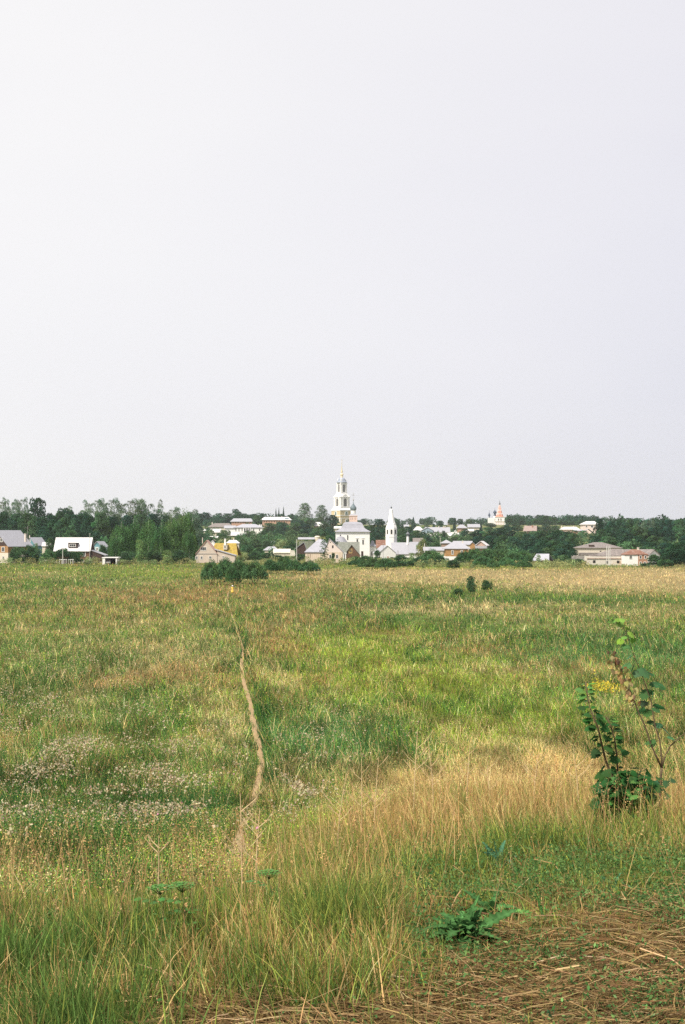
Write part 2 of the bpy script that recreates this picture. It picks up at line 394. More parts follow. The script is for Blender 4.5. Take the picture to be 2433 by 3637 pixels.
def canopy(x, y):
    """plant height in the open field"""
    D = y; px = CX + x/np.maximum(D, 3)*F
    h = 0.32 + 0.5*fbm(x*0.25, y*0.2, 12, 4)
    W = weights(x, y)
    h = h*(0.72 + 0.8*W[:, 1] + 0.5*W[:, 2] + 0.2*W[:, 0] - 0.25*W[:, 3])
    pd = path_dist(x, y); h = h*np.where(y > 88, 1.0, 0.5+0.5*sstep(0.12, 0.8, pd)) + 0.3*sstep(0.56, 0.74, fbm(x*0.37, y*0.11, 101, 4))
    xc = np.interp(y, PATH_Y, PATH_X); h = h + 0.45*np.exp(-((x-xc-0.95)/0.6)**2)*(y < 170)*vnoise(y*.13, y*0+4)*1.6
    return h, W

def weed_zone(x, y):
    px = CX + x/y*F; a = fbm(x*1.6, y*1.1, 14, 4); b = fbm(x*5, y*4, 15, 3)
    return np.maximum(sstep(980, 760, px+220*(a-.5))*sstep(6.7, 8.2, y+1.6*(b-.5)), sstep(16, 20, y+4*(a-.5)))
def meadow():
    n = 930000
    py = rng.uniform(1992, 2960, n)
    D = -FIELD*F/(py-HY); D = D*np.exp(rng.normal(0, 0.01, n))
    sl = np.arange(n) < 330000; D = np.where(sl, 6.8*(48/6.8)**rng.random(n), D)
    u = rng.uniform(-1.35, 1.35, n); x = u*(D*0.245+0.5); y = D
    keep = np.where(sl, rng.random(n) < weed_zone(x, y), y > 41) & (y < np.interp(CX+x/y*F, [0, 700, 1250, 2433], [436, 446, 425, 414])) & (path_dist(x, y) > -0.02+0.27*vnoise(y*1.1, np.sign(x-np.interp(y, PATH_Y, PATH_X))*9)*np.interp(y, [0, 60, 85, 130, 250], [1, 1, .75, .25, .05])*np.where(y > 88, 1.6*sstep(0.42, 0.6, vnoise(y*0.09, y*0+3)), 1.0)); x = x[keep]; y = y[keep]; n = len(x)
    h, W = canopy(x, y); z = terrain(x, y); h = np.where(y < 41, (0.16+0.40*fbm(x*1.1, y*0.8, 112, 4))*np.interp(y, [6.5, 9, 16], [.6, .75, 1.1]), h)
    idx = pick(W, rng.random(n)); col = jitter(PAL[idx], np.interp(y, [40, 120, 300], [0.36, 0.30, 0.16])[:, None])*(0.62+0.76*sstep(0.3, 0.62, fbm(x*0.9+3, y*0.5, 131, 3)))[:, None]
    isb = rng.random(n) < 0.42-0.20*sstep(1000, 700, CX+x/y*F)*sstep(200, 100, y)
    px1 = y/1422.0
    R = np.stack([x, y, z], 1)
    hb = h*rng.uniform(0.6, 1.15, n)*np.where(idx >= 4, 1.12, 0.92); wb = np.maximum(0.006, px1*rng.uniform(0.35, 0.8, n))
    a = isb
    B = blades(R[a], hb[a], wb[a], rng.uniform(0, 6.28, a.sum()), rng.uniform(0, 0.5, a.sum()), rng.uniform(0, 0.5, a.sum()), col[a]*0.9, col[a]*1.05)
    q = ~isb; P = R[q].copy(); P[:, 2] += h[q]*rng.uniform(0.35, 1.0, q.sum())
    colq = col[q]*np.where(idx[q][:, None] >= 4, 0.85, 1.0)
    Dm = diamonds(P, np.maximum(0.010+0.00055*y[q], px1[q]*rng.uniform(0.7, 1.35, q.sum())), 0.55, colq, 0.5)
    V, Fc, C = merge([B, Dm])
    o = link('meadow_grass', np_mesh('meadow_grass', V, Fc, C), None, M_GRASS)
    tag(o, 'mixed green, tan and rusty weeds covering the flat meadow up to the houses', 'grass', kind='stuff')
meadow()

def flower_heads():
    n = 110000
    py = rng.uniform(2180, 2960, n); D = -FIELD*F/(py-HY); px = rng.uniform(-200, 2650, n)
    sl = np.arange(n) < 22000; D = np.where(sl, 9*(45/9)**rng.random(n), D); px = np.where(sl, rng.uniform(-200, 1150, n), px)
    x = wx(px, D); y = D
    dens = np.where(sl, 0.26*sstep(9, 12, D)*sstep(36, 16, D), 0.0)*sstep(1150, 950, px)
    py = np.where(sl, 2000, py)
    for cx, cy, hw, hh, a in [(200,2740,400,170,.6),(450,2600,420,130,.35),(600,2790,260,110,.7),(100,2600,240,160,.6),(300,2400,420,120,.28),(450,2240,260,50,.30),(330,2330,260,50,.25),(2000,2230,260,14,.8),(2250,2260,200,14,.4),(1080,2700,170,50,.5),(1300,2640,200,50,.16),(1050,2900,130,40,.8),(720,2600,100,60,.35),(1150,2560,100,40,.25),(680,2700,120,60,.6)]:
        dens = np.maximum(dens, a*np.exp(-(((px-cx)/hw)**2) - ((py-cy)/hh)**2))
    dens *= 0.95*sstep(0.42, 0.64, fbm(x*0.9, y*0.5, 91, 4))
    k = (rng.random(n) < dens*np.clip((D/55)**-0.4, 0, 1)) & (path_dist(x, y) > 0.5) & ((y > 40) | sl); x = x[k]; y = y[k]; n = len(x)
    h, W = canopy(x, y); h = np.where(y < 40, 0.42, h)
    P = np.stack([x, y, terrain(x, y)+h*rng.uniform(0.8, 1.3, n)+0.03], 1)
    parts = []
    for j in range(3):
        PP = P + rng.normal(0, 0.045, (n, 3))*np.clip(y/40, .4, 1)[:, None]; s = rng.uniform(0.04, 0.095, n)*np.maximum(1, y/110)*np.clip(y/45, .3, 1)
        base = np.array((0.52, 0.44, 0.29)); c = jitter(np.tile(base, (n, 1)), 0.16)
        pk = rng.random(n) < 0.012; c[pk] = (0.6, 0.25, 0.38)
        br = rng.random(n) < 0.25; c[br] = c[br]*np.array((0.66, 0.58, 0.45))
        parts.append(diamonds(PP, s, 0.8, c, 0.6))
    V, Fc, C = merge(parts)
    o = link('flower_heads', np_mesh('flower_heads', V, Fc, C), None, M_GRASS)
    tag(o, 'pale fluffy seed heads scattered over the dark weeds left of the path', 'flowers', kind='stuff')
flower_heads()

def yellow_flowers():
    n = 500; D = 78*np.exp(rng.normal(0, .02, n)); px = 2150 + rng.normal(0, 34, n); x = wx(px, D); h, W = canopy(x, D)
    P = np.stack([x, D, terrain(x, D)+h*rng.uniform(.8, 1.5, n)+.1], 1)
    V, Fc, C = diamonds(P, rng.uniform(.05, .12, n), .8, jitter(np.tile(np.array((.62, .50, .06)), (n, 1)), .25), .3)
    o = link('yellow_flowers', np_mesh('yellow_flowers', V, Fc, C), None, M_GRASS)
    tag(o, 'patch of small yellow flowers in the meadow left of the withered branch', 'flowers', kind='stuff')
yellow_flowers()

# ------------------------------------------------------------------ near bank: tall grass, dry grass, hay
def near_sample(n, d0, d1, p=1.0, spread=0.31):
    D = (d0**(1-p) + rng.random(n)*(d1**(1-p)-d0**(1-p)))**(1/(1-p)) if p != 1.0 else d0*np.exp(rng.random(n)*math.log(d1/d0))
    x = rng.uniform(-1, 1, n)*(D*spread+0.7); return x, D

def bank_grass():
    n = 480000
    x, y = near_sample(n, 3.9, 48, 1.0, 0.29)
    px = CX + x/y*F
    left = sstep(1500, 1000, px)
    hayzone = sstep(5.35, 4.95, y-0.45*(px-1700)/900)            # mown strip nearest the camera
    hayzone = np.maximum(hayzone*sstep(200, 900, px+200*(fbm(x*2, y*2, 2, 2)-0.5)*4), sstep(4.98, 4.75, y)*sstep(350, 750, px))
    tuft = sstep(0.36, 0.58, fbm(x*3.2, y*2.6, 19, 3))
    wz_ = weed_zone(x, y)
    left2 = sstep(700, 300, px)
    keep = (rng.random(n) > hayzone*0.93) & (rng.random(n) > 0.86*wz_) & (rng.random(n) < 0.35+0.65*tuft) & (path_dist(x, y) > 0.16)
    x = x[keep]; y = y[keep]; px = px[keep]; left = left[keep]; n = len(x)
    cl = fbm(x*1.6, y*1.1, 14, 4); cl2 = fbm(x*5, y*4, 15, 3)
    gold = 0.85*sstep(9.0, 10.6, y+2.2*(cl-0.5))*sstep(1000, 1350, px+700*(cl-0.5))*sstep(19, 14.5, y+3*(cl-.5))*(0.35+0.65*sstep(0.38, 0.60, fbm(x*1.9+31, y*1.0, 161, 3)))
    h = 0.14 + 0.30*cl
    tall = left*sstep(5.0, 5.7, y)*sstep(16, 9, y)
    h = h*(1-0.36*sstep(1050, 750, px)*sstep(5.9, 7.0, y))
    h = h*(1-0.58*sstep(1300, 1700, px)*sstep(9.2, 7.6, y))     # low weeds right of centre
    h = np.where(gold > 0.3, 0.24+0.26*cl2, h)
    h = h*(0.6+0.2*sstep(31, 20, y))*rng.uniform(0.4, 1.25, n)
    # colours
    pg = 0.52 + 0.45*sstep(0.42, 0.62, cl); pg = pg + 0.25*sstep(900, 100, px)*sstep(8, 5, y)
    pg = pg*(1-0.86*gold) - 0.20*sstep(1700, 2200, px)*sstep(7.5, 6, y)
    weed = sstep(900, 700, px+150*(cl-.5))*sstep(7.6, 9.5, y+2*(cl2-.5)); pg = np.maximum(pg, weed*0.95)
    pg = np.where((px < 650) & (y < 6.6), np.maximum(pg, 0.80), pg); dkp = 0.55 + 0.35*weed + 0.35*sstep(900, 200, px)*sstep(7.0, 5.4, y)
    h = h*(1+weed*0.25)
    r = rng.random(n); col = np.where((r < pg*dkp)[:, None], np.array((0.115, 0.205, 0.055)), np.where((r < pg)[:, None], np.array((0.29, 0.35, 0.08)), 0))
    r2 = rng.random(n)
    dry = np.where((r2 < 0.55)[:, None], STRAW*1.35, np.where((r2 < 0.78)[:, None], RUST*1.25, GOLD*1.2))
    dry = dry*(1-0.35*sstep(1300, 1700, px)*sstep(9.0, 7.6, y))[:, None]
    col = np.where((r < pg)[:, None], col, dry); col = jitter(col, 0.32)
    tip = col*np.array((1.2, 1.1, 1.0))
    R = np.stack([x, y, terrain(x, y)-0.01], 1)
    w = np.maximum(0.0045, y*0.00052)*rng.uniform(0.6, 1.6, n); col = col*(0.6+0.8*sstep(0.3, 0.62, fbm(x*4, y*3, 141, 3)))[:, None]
    B = blades(R, h, w, rng.uniform(0, 6.28, n), rng.uniform(0, 0.35, n), rng.uniform(0, 0.7, n)**1.5, col*0.85, np.clip(tip, 0, .8), 3)  # roots darker than tips: shade near the ground painted into the blades
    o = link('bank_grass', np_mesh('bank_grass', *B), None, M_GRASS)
    tag(o, 'tall mixed grass on the near bank, green blades among dry yellow ones', 'grass', kind='stuff')
bank_grass()

def low_weeds():
    """broad little leaves growing in tufts low in the near turf"""
    m = 21000
    x, y = near_sample(m, 4.0, 17, 1.0)
    px = CX + x/y*F; c1 = fbm(x*1.3+5, y*1.3, 51, 4)
    dens = sstep(0.36, 0.56, c1)*(0.16+0.84*sstep(1100, 1500, px)) + 0.05
    dens *= 1 - 0.35*sstep(5.2, 4.8, y)*sstep(1400, 1600, px)
    k = rng.random(m) < dens; x = x[k]; y = y[k]; m = len(x)
    q = 26; R = np.stack([x, y, terrain(x, y)], 1); spread = rng.uniform(0.025, 0.09, m)
    P = np.repeat(R, q, 0) + rng.normal(size=(m*q, 3))*np.repeat(spread, q)[:, None]*np.array((1, 1, 0))
    P[:, 2] += np.abs(rng.normal(0, 1, m*q))*np.repeat(spread, q)*0.9 + 0.01
    base = np.where((rng.random(m) < 0.6)[:, None], np.array((0.065, 0.15, 0.045)), np.array((0.14, 0.23, 0.075)))
    V, Fc, C = diamonds(P, rng.uniform(0.010, 0.026, m*q), 0.42, jitter(np.repeat(base, q, 0), 0.22), 0.8)
    o = link('low_weeds', np_mesh('low_weeds', V, Fc, C), None, M_GRASS)
    tag(o, 'low dark green broad-leaved weeds between the near grass', 'weeds', kind='stuff')
low_weeds()

def seed_stems():
    n = 9000
    x, y = near_sample(n, 4.9, 22, 1.0)
    px = CX + x/y*F
    dens = 0.30*sstep(1450, 700, px)*sstep(5.1, 5.6, y)*sstep(8.6, 7.0, y) + 0.5*sstep(8.3, 9.5, y)*sstep(950, 1300, px)*sstep(18, 14, y) + 0.08*sstep(5.6, 6.2, y)
    dens *= 0.5+1.0*fbm(x*2, y*2, 71, 3)
    k = (rng.random(n) < dens) & (path_dist(x, y) > 0.1); x = x[k]; y = y[k]; n = len(x)
    h = rng.uniform(0.30, 0.60, n); h *= 1+0.25*(rng.random(n) < 0.06)
    R = np.stack([x, y, terrain(x, y)], 1); az = rng.uniform(0, 6.28, n); lean = rng.uniform(0, 0.28, n); bend = rng.uniform(0, 0.25, n)
    col = jitter(np.where((rng.random(n) < 0.7)[:, None], STRAW*1.25, RUST*1.3), 0.15)
    B = blades(R, h, np.maximum(0.0035, y*0.0005), az, lean, bend, col, col, 3)
    # seed heads: slim spindles of crossed quads at the tip
    d = np.stack([np.cos(az), np.sin(az), np.zeros(n)], 1); parts = [B]
    for j in range(9):
        t = 0.80+0.024*j
        c = R + d*((lean*t+bend*t*t)*h)[:, None]; c[:, 2] += h*(t-0.35*bend*t*t); c += rng.normal(0, 0.003, (n, 3))
        parts.append(diamonds(c, rng.uniform(0.008, 0.016, n), 0.45, np.clip(col*0.95, 0, .8), -0.2))
    V, Fc, C = merge(parts)
    o = link('seed_stems', np_mesh('seed_stems', V, Fc, C), None, M_GRASS)
    tag(o, 'thin straw coloured stems with seed heads rising above the near grass', 'grass', kind='stuff')
seed_stems()

def hay():
    n = 170000
    x, y = near_sample(n, 3.7, 7.6, 1.0, 0.34)
    px = CX + x/y*F; py = HY + 1.65/y*F
    dens = sstep(3330, 3520, py + 0.32*(px-1700) + 260*(fbm(x*1.7, y*1.7, 8, 3)-0.5))*sstep(900, 1500, px) + sstep(3480, 3570, py+0.02*(px-1200)) + 0.10
    k = rng.random(n) < dens
    for hx, hd, hr in ((1650, 5.75, .13), (1745, 6.35, .11), (1520, 5.55, .06), (1560, 5.15, .05), (1960, 4.75, .05), (2260, 4.8, .05), (1110, 4.8, .05)): k &= np.hypot(x-wx(hx, hd), y-hd) > hr
    x = x[k]; y = y[k]; n = len(x)
    L = 0.02+0.24*rng.random(n)**3; w = rng.uniform(0.0012, 0.0044, n)
    flow = (fbm(x*0.9, y*0.9, 33, 2)-0.5)*2.6
    az = flow + rng.normal(0, 0.55, n) + np.where(rng.random(n) < 0.5, math.pi, 0)
    el = np.abs(rng.normal(0, 0.16, n)); lift = rng.uniform(0.002, 0.05, n)
    d = np.stack([np.cos(az)*np.cos(el), np.sin(az)*np.cos(el), np.sin(el)], 1)
    sd = np.stack([-np.sin(az), np.cos(az), rng.normal(0, 0.5, n)], 1)
    cv = rng.normal(0, 0.12, n)
    rows = []
    for t in (0, 0.5, 1.0):
        c = np.stack([x, y, terrain(x, y)+lift], 1) + d*(L*t)[:, None]
        c += np.stack([-np.sin(az), np.cos(az), np.zeros(n)], 1)*(cv*L*4*t*(1-t))[:, None]
        c[:, 2] += 0.02*4*t*(1-t)*(L/0.3)
        rows += [c-sd*w[:, None]*0.5, c+sd*w[:, None]*0.5]
    V = np.stack(rows, 1).reshape(-1, 3); b = np.arange(n)*6
    Fc = [np.concatenate([np.stack([b, b+1, b+3, b+2], 1), np.stack([b+2, b+3, b+5, b+4], 1)])]
    r = rng.random(n); col = np.where((r < 0.45)[:, None], np.array((0.32, 0.22, 0.10)), np.where((r < 0.88)[:, None], np.array((0.16, 0.105, 0.048)), np.array((0.50, 0.37, 0.19))))
    C = np.repeat(jitter(col, 0.2), 6, 0)
    o = link('hay', np_mesh('hay', V, Fc, C), None, M_GRASS)
    tag(o, 'flattened brown and straw coloured hay lying over the ground at the bottom right', 'hay', kind='stuff')
hay()

# ------------------------------------------------------------------ buildings
WHITE = mat('whitewash', (0.80, 0.785, 0.755), 0.06, 0.6, 0.9)
WHITE_OLD = mat('stained_whitewash', (0.62, 0.57, 0.50), 0.08, 0.8, 0.95, stain=(0.36, 0.24, 0.14), stain_amt=0.75)
CREAM = mat('cream_plaster', (0.62, 0.56, 0.46), 0.08, 0.7, 0.95, stain=(0.5, 0.42, 0.32), stain_amt=0.4)
PALEBRICK = mat('pale_brick', (0.58, 0.49, 0.40), 0.10, 1.2, 0.95, pattern='brick', pscale=0.5, pcol=(0.55, 0.48, 0.42))
BEIGE = mat('beige_boards', (0.66, 0.54, 0.42), 0.10, 1.2, 0.9, pattern='boards', pscale=0.6, pamt=0.35)
PINKW = mat('pinkish_white_boards', (0.74, 0.63, 0.57), 0.06, 1.0, 0.9, pattern='boards', pscale=0.5, pamt=0.15)
LOG = mat('brown_logs', (0.15, 0.085, 0.055), 0.3, 1.5, 0.9, pattern='logs', pscale=0.34, pamt=0.6)
LOGL = mat('orange_logs', (0.36, 0.20, 0.09), 0.25, 1.5, 0.9, pattern='logs', pscale=0.34, pamt=0.5)
DARKW = mat('dark_wood', (0.07, 0.045, 0.038), 0.3, 1.5, 0.9, pattern='boards', pscale=0.3, pamt=0.4)
OCHRE = mat('ochre_logs', (0.40, 0.23, 0.10), 0.2, 1.5, 0.9, pattern='logs', pscale=0.4, pamt=0.3)
REDBR = mat('red_brick', (0.34, 0.15, 0.08), 0.25, 1.2, 0.9, pattern='brick', pscale=0.6, pcol=(0.5, 0.36, 0.28), stain=(0.6, 0.45, 0.35), stain_amt=0.4)
ROSE = mat('rose_brick', (0.46, 0.28, 0.20), 0.12, 0.4, 0.9, stain=(0.6, 0.46, 0.36), stain_amt=0.6)
BLUEW = mat('blue_grey_boards', (0.28, 0.36, 0.42), 0.12, 1.0, 0.9, pattern='boards', pscale=0.4, pamt=0.3)
TEALW = mat('teal_boards', (0.13, 0.27, 0.31), 0.2, 1.0, 0.9, pattern='boards', pscale=0.4, pamt=0.3)
YELLOWP = mat('yellow_plaster', (0.58, 0.47, 0.28), 0.08, 0.3, 0.9, stain=(0.68, 0.58, 0.4), stain_amt=0.4)
PINKP = mat('pink_plaster', (0.72, 0.52, 0.45), 0.06, 0.5, 0.9)
R_GREY = mat('grey_roof', (0.36, 0.36, 0.40), 0.14, 1.2, 0.7, pattern='seams', pscale=1.1, pamt=0.22, pcol=(0.3, 0.3, 0.34))
R_LIGHT = mat('light_metal_roof', (0.34, 0.34, 0.37), 0.08, 1.0, 0.6, pattern='seams', pscale=0.9, pamt=0.18, pcol=(0.45, 0.45, 0.48))
R_WHITE = mat('white_metal_roof', (0.64, 0.62, 0.61), 0.05, 1.0, 0.5, pattern='seams', pscale=0.9, pamt=0.10, pcol=(0.6, 0.58, 0.57))
R_SLATE = mat('weathered_slate_roof', (0.20, 0.175, 0.165), 0.32, 2.2, 0.95, stain=(0.30, 0.26, 0.24), stain_amt=0.6)
R_RUST = mat('rusty_tile_roof', (0.21, 0.11, 0.08), 0.35, 2.2, 0.95, stain=(0.42, 0.33, 0.28), stain_amt=0.5)
R_MOSS = mat('mossy_shingle_roof', (0.19, 0.20, 0.17), 0.35, 2.5, 0.95, stain=(0.30, 0.30, 0.27), stain_amt=0.6)
R_YEL = mat('yellow_moss_roof', (0.36, 0.265, 0.06), 0.35, 1.2, 0.95, stain=(0.34, 0.2, 0.10), stain_amt=0.75)
GLASS = mat('dark_glass', (0.045, 0.05, 0.055), 0.3, 2, 0.25)
DARK = mat('dark_opening', (0.03, 0.028, 0.026), 0.2, 2, 0.9)
FRAME = mat('white_window_frame', (0.78, 0.75, 0.70), 0.05, 2, 0.7)
YFRAME = mat('yellow_window_frame', (0.60, 0.40, 0.16), 0.1, 2, 0.8)
GREYPOST = mat('grey_pole', (0.30, 0.28, 0.26), 0.2, 3, 0.9)
PALEPOST = mat('pale_pole', (0.62, 0.60, 0.56), 0.1, 3, 0.8)
STONE = mat('grey_rubble_stone', (0.30, 0.28, 0.26), 0.5, 1.6, 1.0, stain=(0.10, 0.09, 0.085), stain_amt=0.8)
BRICKCH = mat('chimney_plaster', (0.66, 0.58, 0.50), 0.12, 2, 0.9)
SHEDR = mat('tarred_roof', (0.16, 0.15, 0.15), 0.3, 2, 0.9)

class Bld:
    def __init__(s, name, label, cat, cx, D, yaw=0.0, group=None, base=None):
        D = D*K; s.D = D; s.cx = cx; s.k = D/F
        x = wx(cx, D); s.z0 = tz(x, D)
        s.E = empty(name, (x, D, s.z0), math.radians(yaw), label, cat, group)
        s.roof = None
    def X(s, px): return (px-s.cx)*s.k
    def Z(s, py): return wz(py, s.D)-s.z0
    def wall(s, x0, x1, dep, eave, m, y0=0.0, name='wall', bottom=None, parent=None):
        return MB().box(s.X(x0), s.X(x1), y0*s.k, (y0+dep)*s.k, -2.0 if bottom is None else s.Z(bottom), s.Z(eave)).build(name, m, parent or s.E)
    def gable_front(s, x0, x1, dep, eave, ridge, m, gm, y0=0.0, ov=3.0, xa=None, t=0.14, name='roof', eave2=None):
        xa = (x0+x1)/2 if xa is None else xa
        X0, X1, XA = s.X(x0), s.X(x1), s.X(xa); ze = s.Z(eave); zr = s.Z(ridge); ze2 = ze if eave2 is None else s.Z(eave2)
        o = ov*s.k; sl = (zr-ze)/(XA-X0); sr = (zr-ze2)/(X1-XA)
        P = [(X0-o, ze-sl*o), (XA, zr), (X1+o, ze2-sr*o), (X1+o, ze2-sr*o+t*1.3), (XA, zr+t*1.3), (X0-o, ze-sl*o+t*1.3)]
        r = MB().prism(P, y0*s.k-o*0.8, (y0+dep)*s.k+o*0.8).build(name, m, s.E)
        if gm:
            MB().prism([(X0, min(ze, ze2)+0.002), (X1, min(ze, ze2)+0.002), (X1, ze2-0.02), (XA, zr-0.03), (X0, ze-0.02)] if abs(ze-ze2) > .05 else [(X0, ze+0.002), (X1, ze+0.002), (XA, zr-0.02)], y0*s.k+0.01, (y0+dep)*s.k-0.01).build('gable', gm, s.E)
        s.roof = r; return r
    def gable_side(s, x0, x1, dep, eave, ridge, m, gm, y0=0.0, ov=3.0, t=0.14, name='roof', skew=0.0):
        X0, X1 = s.X(x0), s.X(x1); ze, zr = s.Z(eave), s.Z(ridge); o = ov*s.k
        Y0, Y1 = y0*s.k, (y0+dep)*s.k; YA = (Y0+Y1)/2; sl = (zr-ze)/(YA-Y0)
        P = [(Y0-o, ze-sl*o), (YA, zr), (Y1+o, ze-sl*o), (Y1+o, ze-sl*o+t*1.3), (YA, zr+t*1.3), (Y0-o, ze-sl*o+t*1.3)]
        n = len(P); mb = MB(); sk = skew*s.k
        vs = [(X0-o*0.6+(sk if i in (1, 4) else 0), y, z) for i, (y, z) in enumerate(P)] + [(X1+o*0.6-(sk if i in (1, 4) else 0), y, z) for i, (y, z) in enumerate(P)]
        fs = [tuple(range(n)), tuple(reversed(range(n, 2*n)))] + [(i, n+i, n+(i+1) % n, (i+1) % n) for i in range(n)]
        r = mb.add(vs, fs).build(name, m, s.E)
        if gm and skew == 0:
            g = [(Y0+.01, ze+.002), (Y1-.01, ze+.002), (YA, zr-.03)]
            vs = [(X0+.01, y, z) for y, z in g] + [(X1-.01, y, z) for y, z in g]
            MB().add(vs, [(0, 1, 2), (5, 4, 3), (0, 3, 4, 1), (1, 4, 5, 2), (2, 5, 3, 0)]).build('gable', gm, s.E)
        s.roof = r; return r
    def hip(s, x0, x1, dep, eave, ridge, m, rx0=None, rx1=None, y0=0.0, ov=3.0, name='roof'):
        X0, X1 = s.X(x0), s.X(x1); o = ov*s.k; Y0, Y1 = y0*s.k-o, (y0+dep)*s.k+o; YA = (Y0+Y1)/2
        ze, zr = s.Z(eave), s.Z(ridge); A = s.X(rx0 if rx0 is not None else (x0+x1)/2-.5); B = s.X(rx1 if rx1 is not None else (x0+x1)/2+.5)
        X0 -= o; X1 += o; t = 0.16
        vs = [(X0, Y0, ze), (X1, Y0, ze), (X1, Y1, ze), (X0, Y1, ze), (X0, Y0, ze+t), (X1, Y0, ze+t), (X1, Y1, ze+t), (X0, Y1, ze+t), (A, YA, zr), (B, YA, zr)]
        fs = [(3, 2, 1, 0), (0, 1, 5, 4), (1, 2, 6, 5), (2, 3, 7, 6), (3, 0, 4, 7), (4, 5, 9, 8), (5, 6, 9), (6, 7, 8, 9), (7, 4, 8)]
        s.roof = MB().add(vs, fs).build(name, m, s.E); return s.roof
    def chimney(s, px, top, bot, w=5, y=10, m=None):
        X = s.X(px); h = w*s.k/2; Y = y*s.k; mb = MB().box(X-h, X+h, Y-h, Y+h, s.Z(bot), s.Z(top))
        mb.box(X-h*1.25, X+h*1.25, Y-h*1.25, Y+h*1.25, s.Z(top)+.002, s.Z(top)+0.16)
        return mb.build('chimney', m or BRICKCH, s.roof or s.E)
    def window(s, px, py, w, h, y0=0.0, fm=None, gm=None, bars=1, arch=False, fw=1.5, name='window', pane=True):
        X, Zc = s.X(px), s.Z(py); a, b = w*s.k/2, h*s.k/2; f = min(fw*s.k, a*0.5); Y = y0*s.k
        mb = MB(); 
        if arch:
            pts_o = [(-a-f, -b-f), (a+f, -b-f)] + [((a+f)*math.cos(t), b-a+(a+f)*math.sin(t)) for t in [math.pi*k/8 for k in range(9)]]
            mb.prism([(X+p, Zc+q) for p, q in pts_o], Y-0.05, Y+0.02)
            fr = mb.build(name, fm or FRAME, s.E)
            pts = [(-a, -b), (a, -b)] + [(a*math.cos(t), b-a+a*math.sin(t)) for t in [math.pi*k/8 for k in range(9)]]
            MB().prism([(X+p, Zc+q) for p, q in pts], Y-0.054, Y+0.01).build('pane', gm or GLASS, fr)
            return fr
        mb.box(X-a-f, X-a, Y-.07, Y+.03, Zc-b-f, Zc+b+f); mb.box(X+a, X+a+f, Y-.07, Y+.03, Zc-b-f, Zc+b+f)
        mb.box(X-a, X+a, Y-.07, Y+.03, Zc-b-f, Zc-b); mb.box(X-a, X+a, Y-.07, Y+.03, Zc+b, Zc+b+f)
        for k in range(bars):
            xb = X-a+2*a*(k+1)/(bars+1); mb.box(xb-.03, xb+.03, Y-.06, Y+.02, Zc-b, Zc+b)
        fr = mb.build(name, fm or FRAME, s.E)
        if pane: MB().box(X-a, X+a, Y-.02, Y+.02, Zc-b, Zc+b).build('pane', gm or GLASS, fr)
        return fr
    def opening(s, px, py, w, h, y0=0.0, name='window', m=None):
        X, Zc = s.X(px), s.Z(py); a, b = w*s.k/2, h*s.k/2; Y = y0*s.k
        return MB().box(X-a, X+a, Y-.012, Y+.02, Zc-b, Zc+b).build(name, m or DARK, s.E)

# --- left edge: gabled log house
b = Bld('log_house', 'log house with whitewashed ground floor and large pale roof, cut by the left edge', 'house', -14, 283, -30)
b.wall(-71, 43, 122, 1939, LOGL, bottom=1963, name='upper_wall')
MB().box(b.X(-71)-.02, b.X(43)+.02, -.02, 122*b.k, -2, b.Z(1963)-.002).build('ground_floor_wall', CREAM, b.E)
b.gable_front(-71, 43, 122, 1939, 1885, R_LIGHT, DARKW, ov=4)
b.window(20, 1951, 12, 15, bars=1); b.window(-16, 1951, 12, 15); b.window(12, 1918, 9, 11, y0=0.2); b.window(21, 1980, 8, 8)
b.chimney(42, 1897, 1925, 6, 90)
b.roof['label'] = 'broad light grey metal roof'
MB().tube([(b.X(48), 95*b.k, b.Z(1925)), (b.X(48), 95*b.k, b.Z(1868))], .05).tube([(b.X(32), 95*b.k, b.Z(1875)), (b.X(52), 95*b.k, b.Z(1875))], .03).build('television_aerial', GREYPOST, b.roof)

b = Bld('small_house', 'small teal wooden house with pale roof, just right of the leftmost log house', 'house', 106, 345, -28)
b.wall(84, 132, 60, 1936, TEALW); b.gable_front(84, 132, 60, 1936, 1910, R_LIGHT, TEALW, ov=3)
b.window(106, 1921, 5, 6, y0=.2); b.chimney(97, 1903, 1915, 2.5, 10)
b = Bld('shed', 'low pale-roofed shed just right of the small teal house', 'shed', 164, 335, 0)
b.wall(150, 178, 25, 1938, CREAM); b.gable_side(150, 178, 25, 1938, 1928, R_WHITE, CREAM)

# --- white roofed house
b = Bld('wooden_house', 'dark wooden house under a very white metal roof with a dormer, behind the hedge', 'house', 255, 290, -4)
b.wall(192, 321, 60, 1953, LOG); MB().box(b.X(190), b.X(322), -.12, .12, -1.5, b.Z(1987)).build('foundation', CREAM, b.E)
b.gable_side(192, 321, 60, 1953, 1911, R_WHITE, DARKW, ov=4)
fr = b.window(299, 1967, 9, 15); b.window(225, 1967, 9, 15)
MB().box(b.X(242), b.X(275), 1*b.k, 18*b.k, b.Z(1945), b.Z(1929)).box(b.X(240), b.X(277), -1*b.k, 19*b.k, b.Z(1929)+.002, b.Z(1927.5)).build('dormer', DARKW, b.E)
b.window(258, 1937, 20, 8, y0=1, bars=2)
MB().prism([(b.X(322)+.05, -2), (b.X(362), -2), (b.X(362), b.Z(1971)), (b.X(322)+.05, b.Z(1955))], 4*b.k, 50*b.k).build('lean_to', DARKW, b.E)
MB().prism([(b.X(322)+.05, b.Z(1955)+.01), (b.X(376), b.Z(1974)), (b.X(376), b.Z(1971.5)), (b.X(322)+.05, b.Z(1952.5))], 2*b.k, 52*b.k).build('lean_to_roof', R_LIGHT, b.E)
MB().box(b.X(323), b.X(363), 3*b.k, 3.9*b.k, -1.5, b.Z(1995)).build('lean_to_foundation', CREAM, b.E)

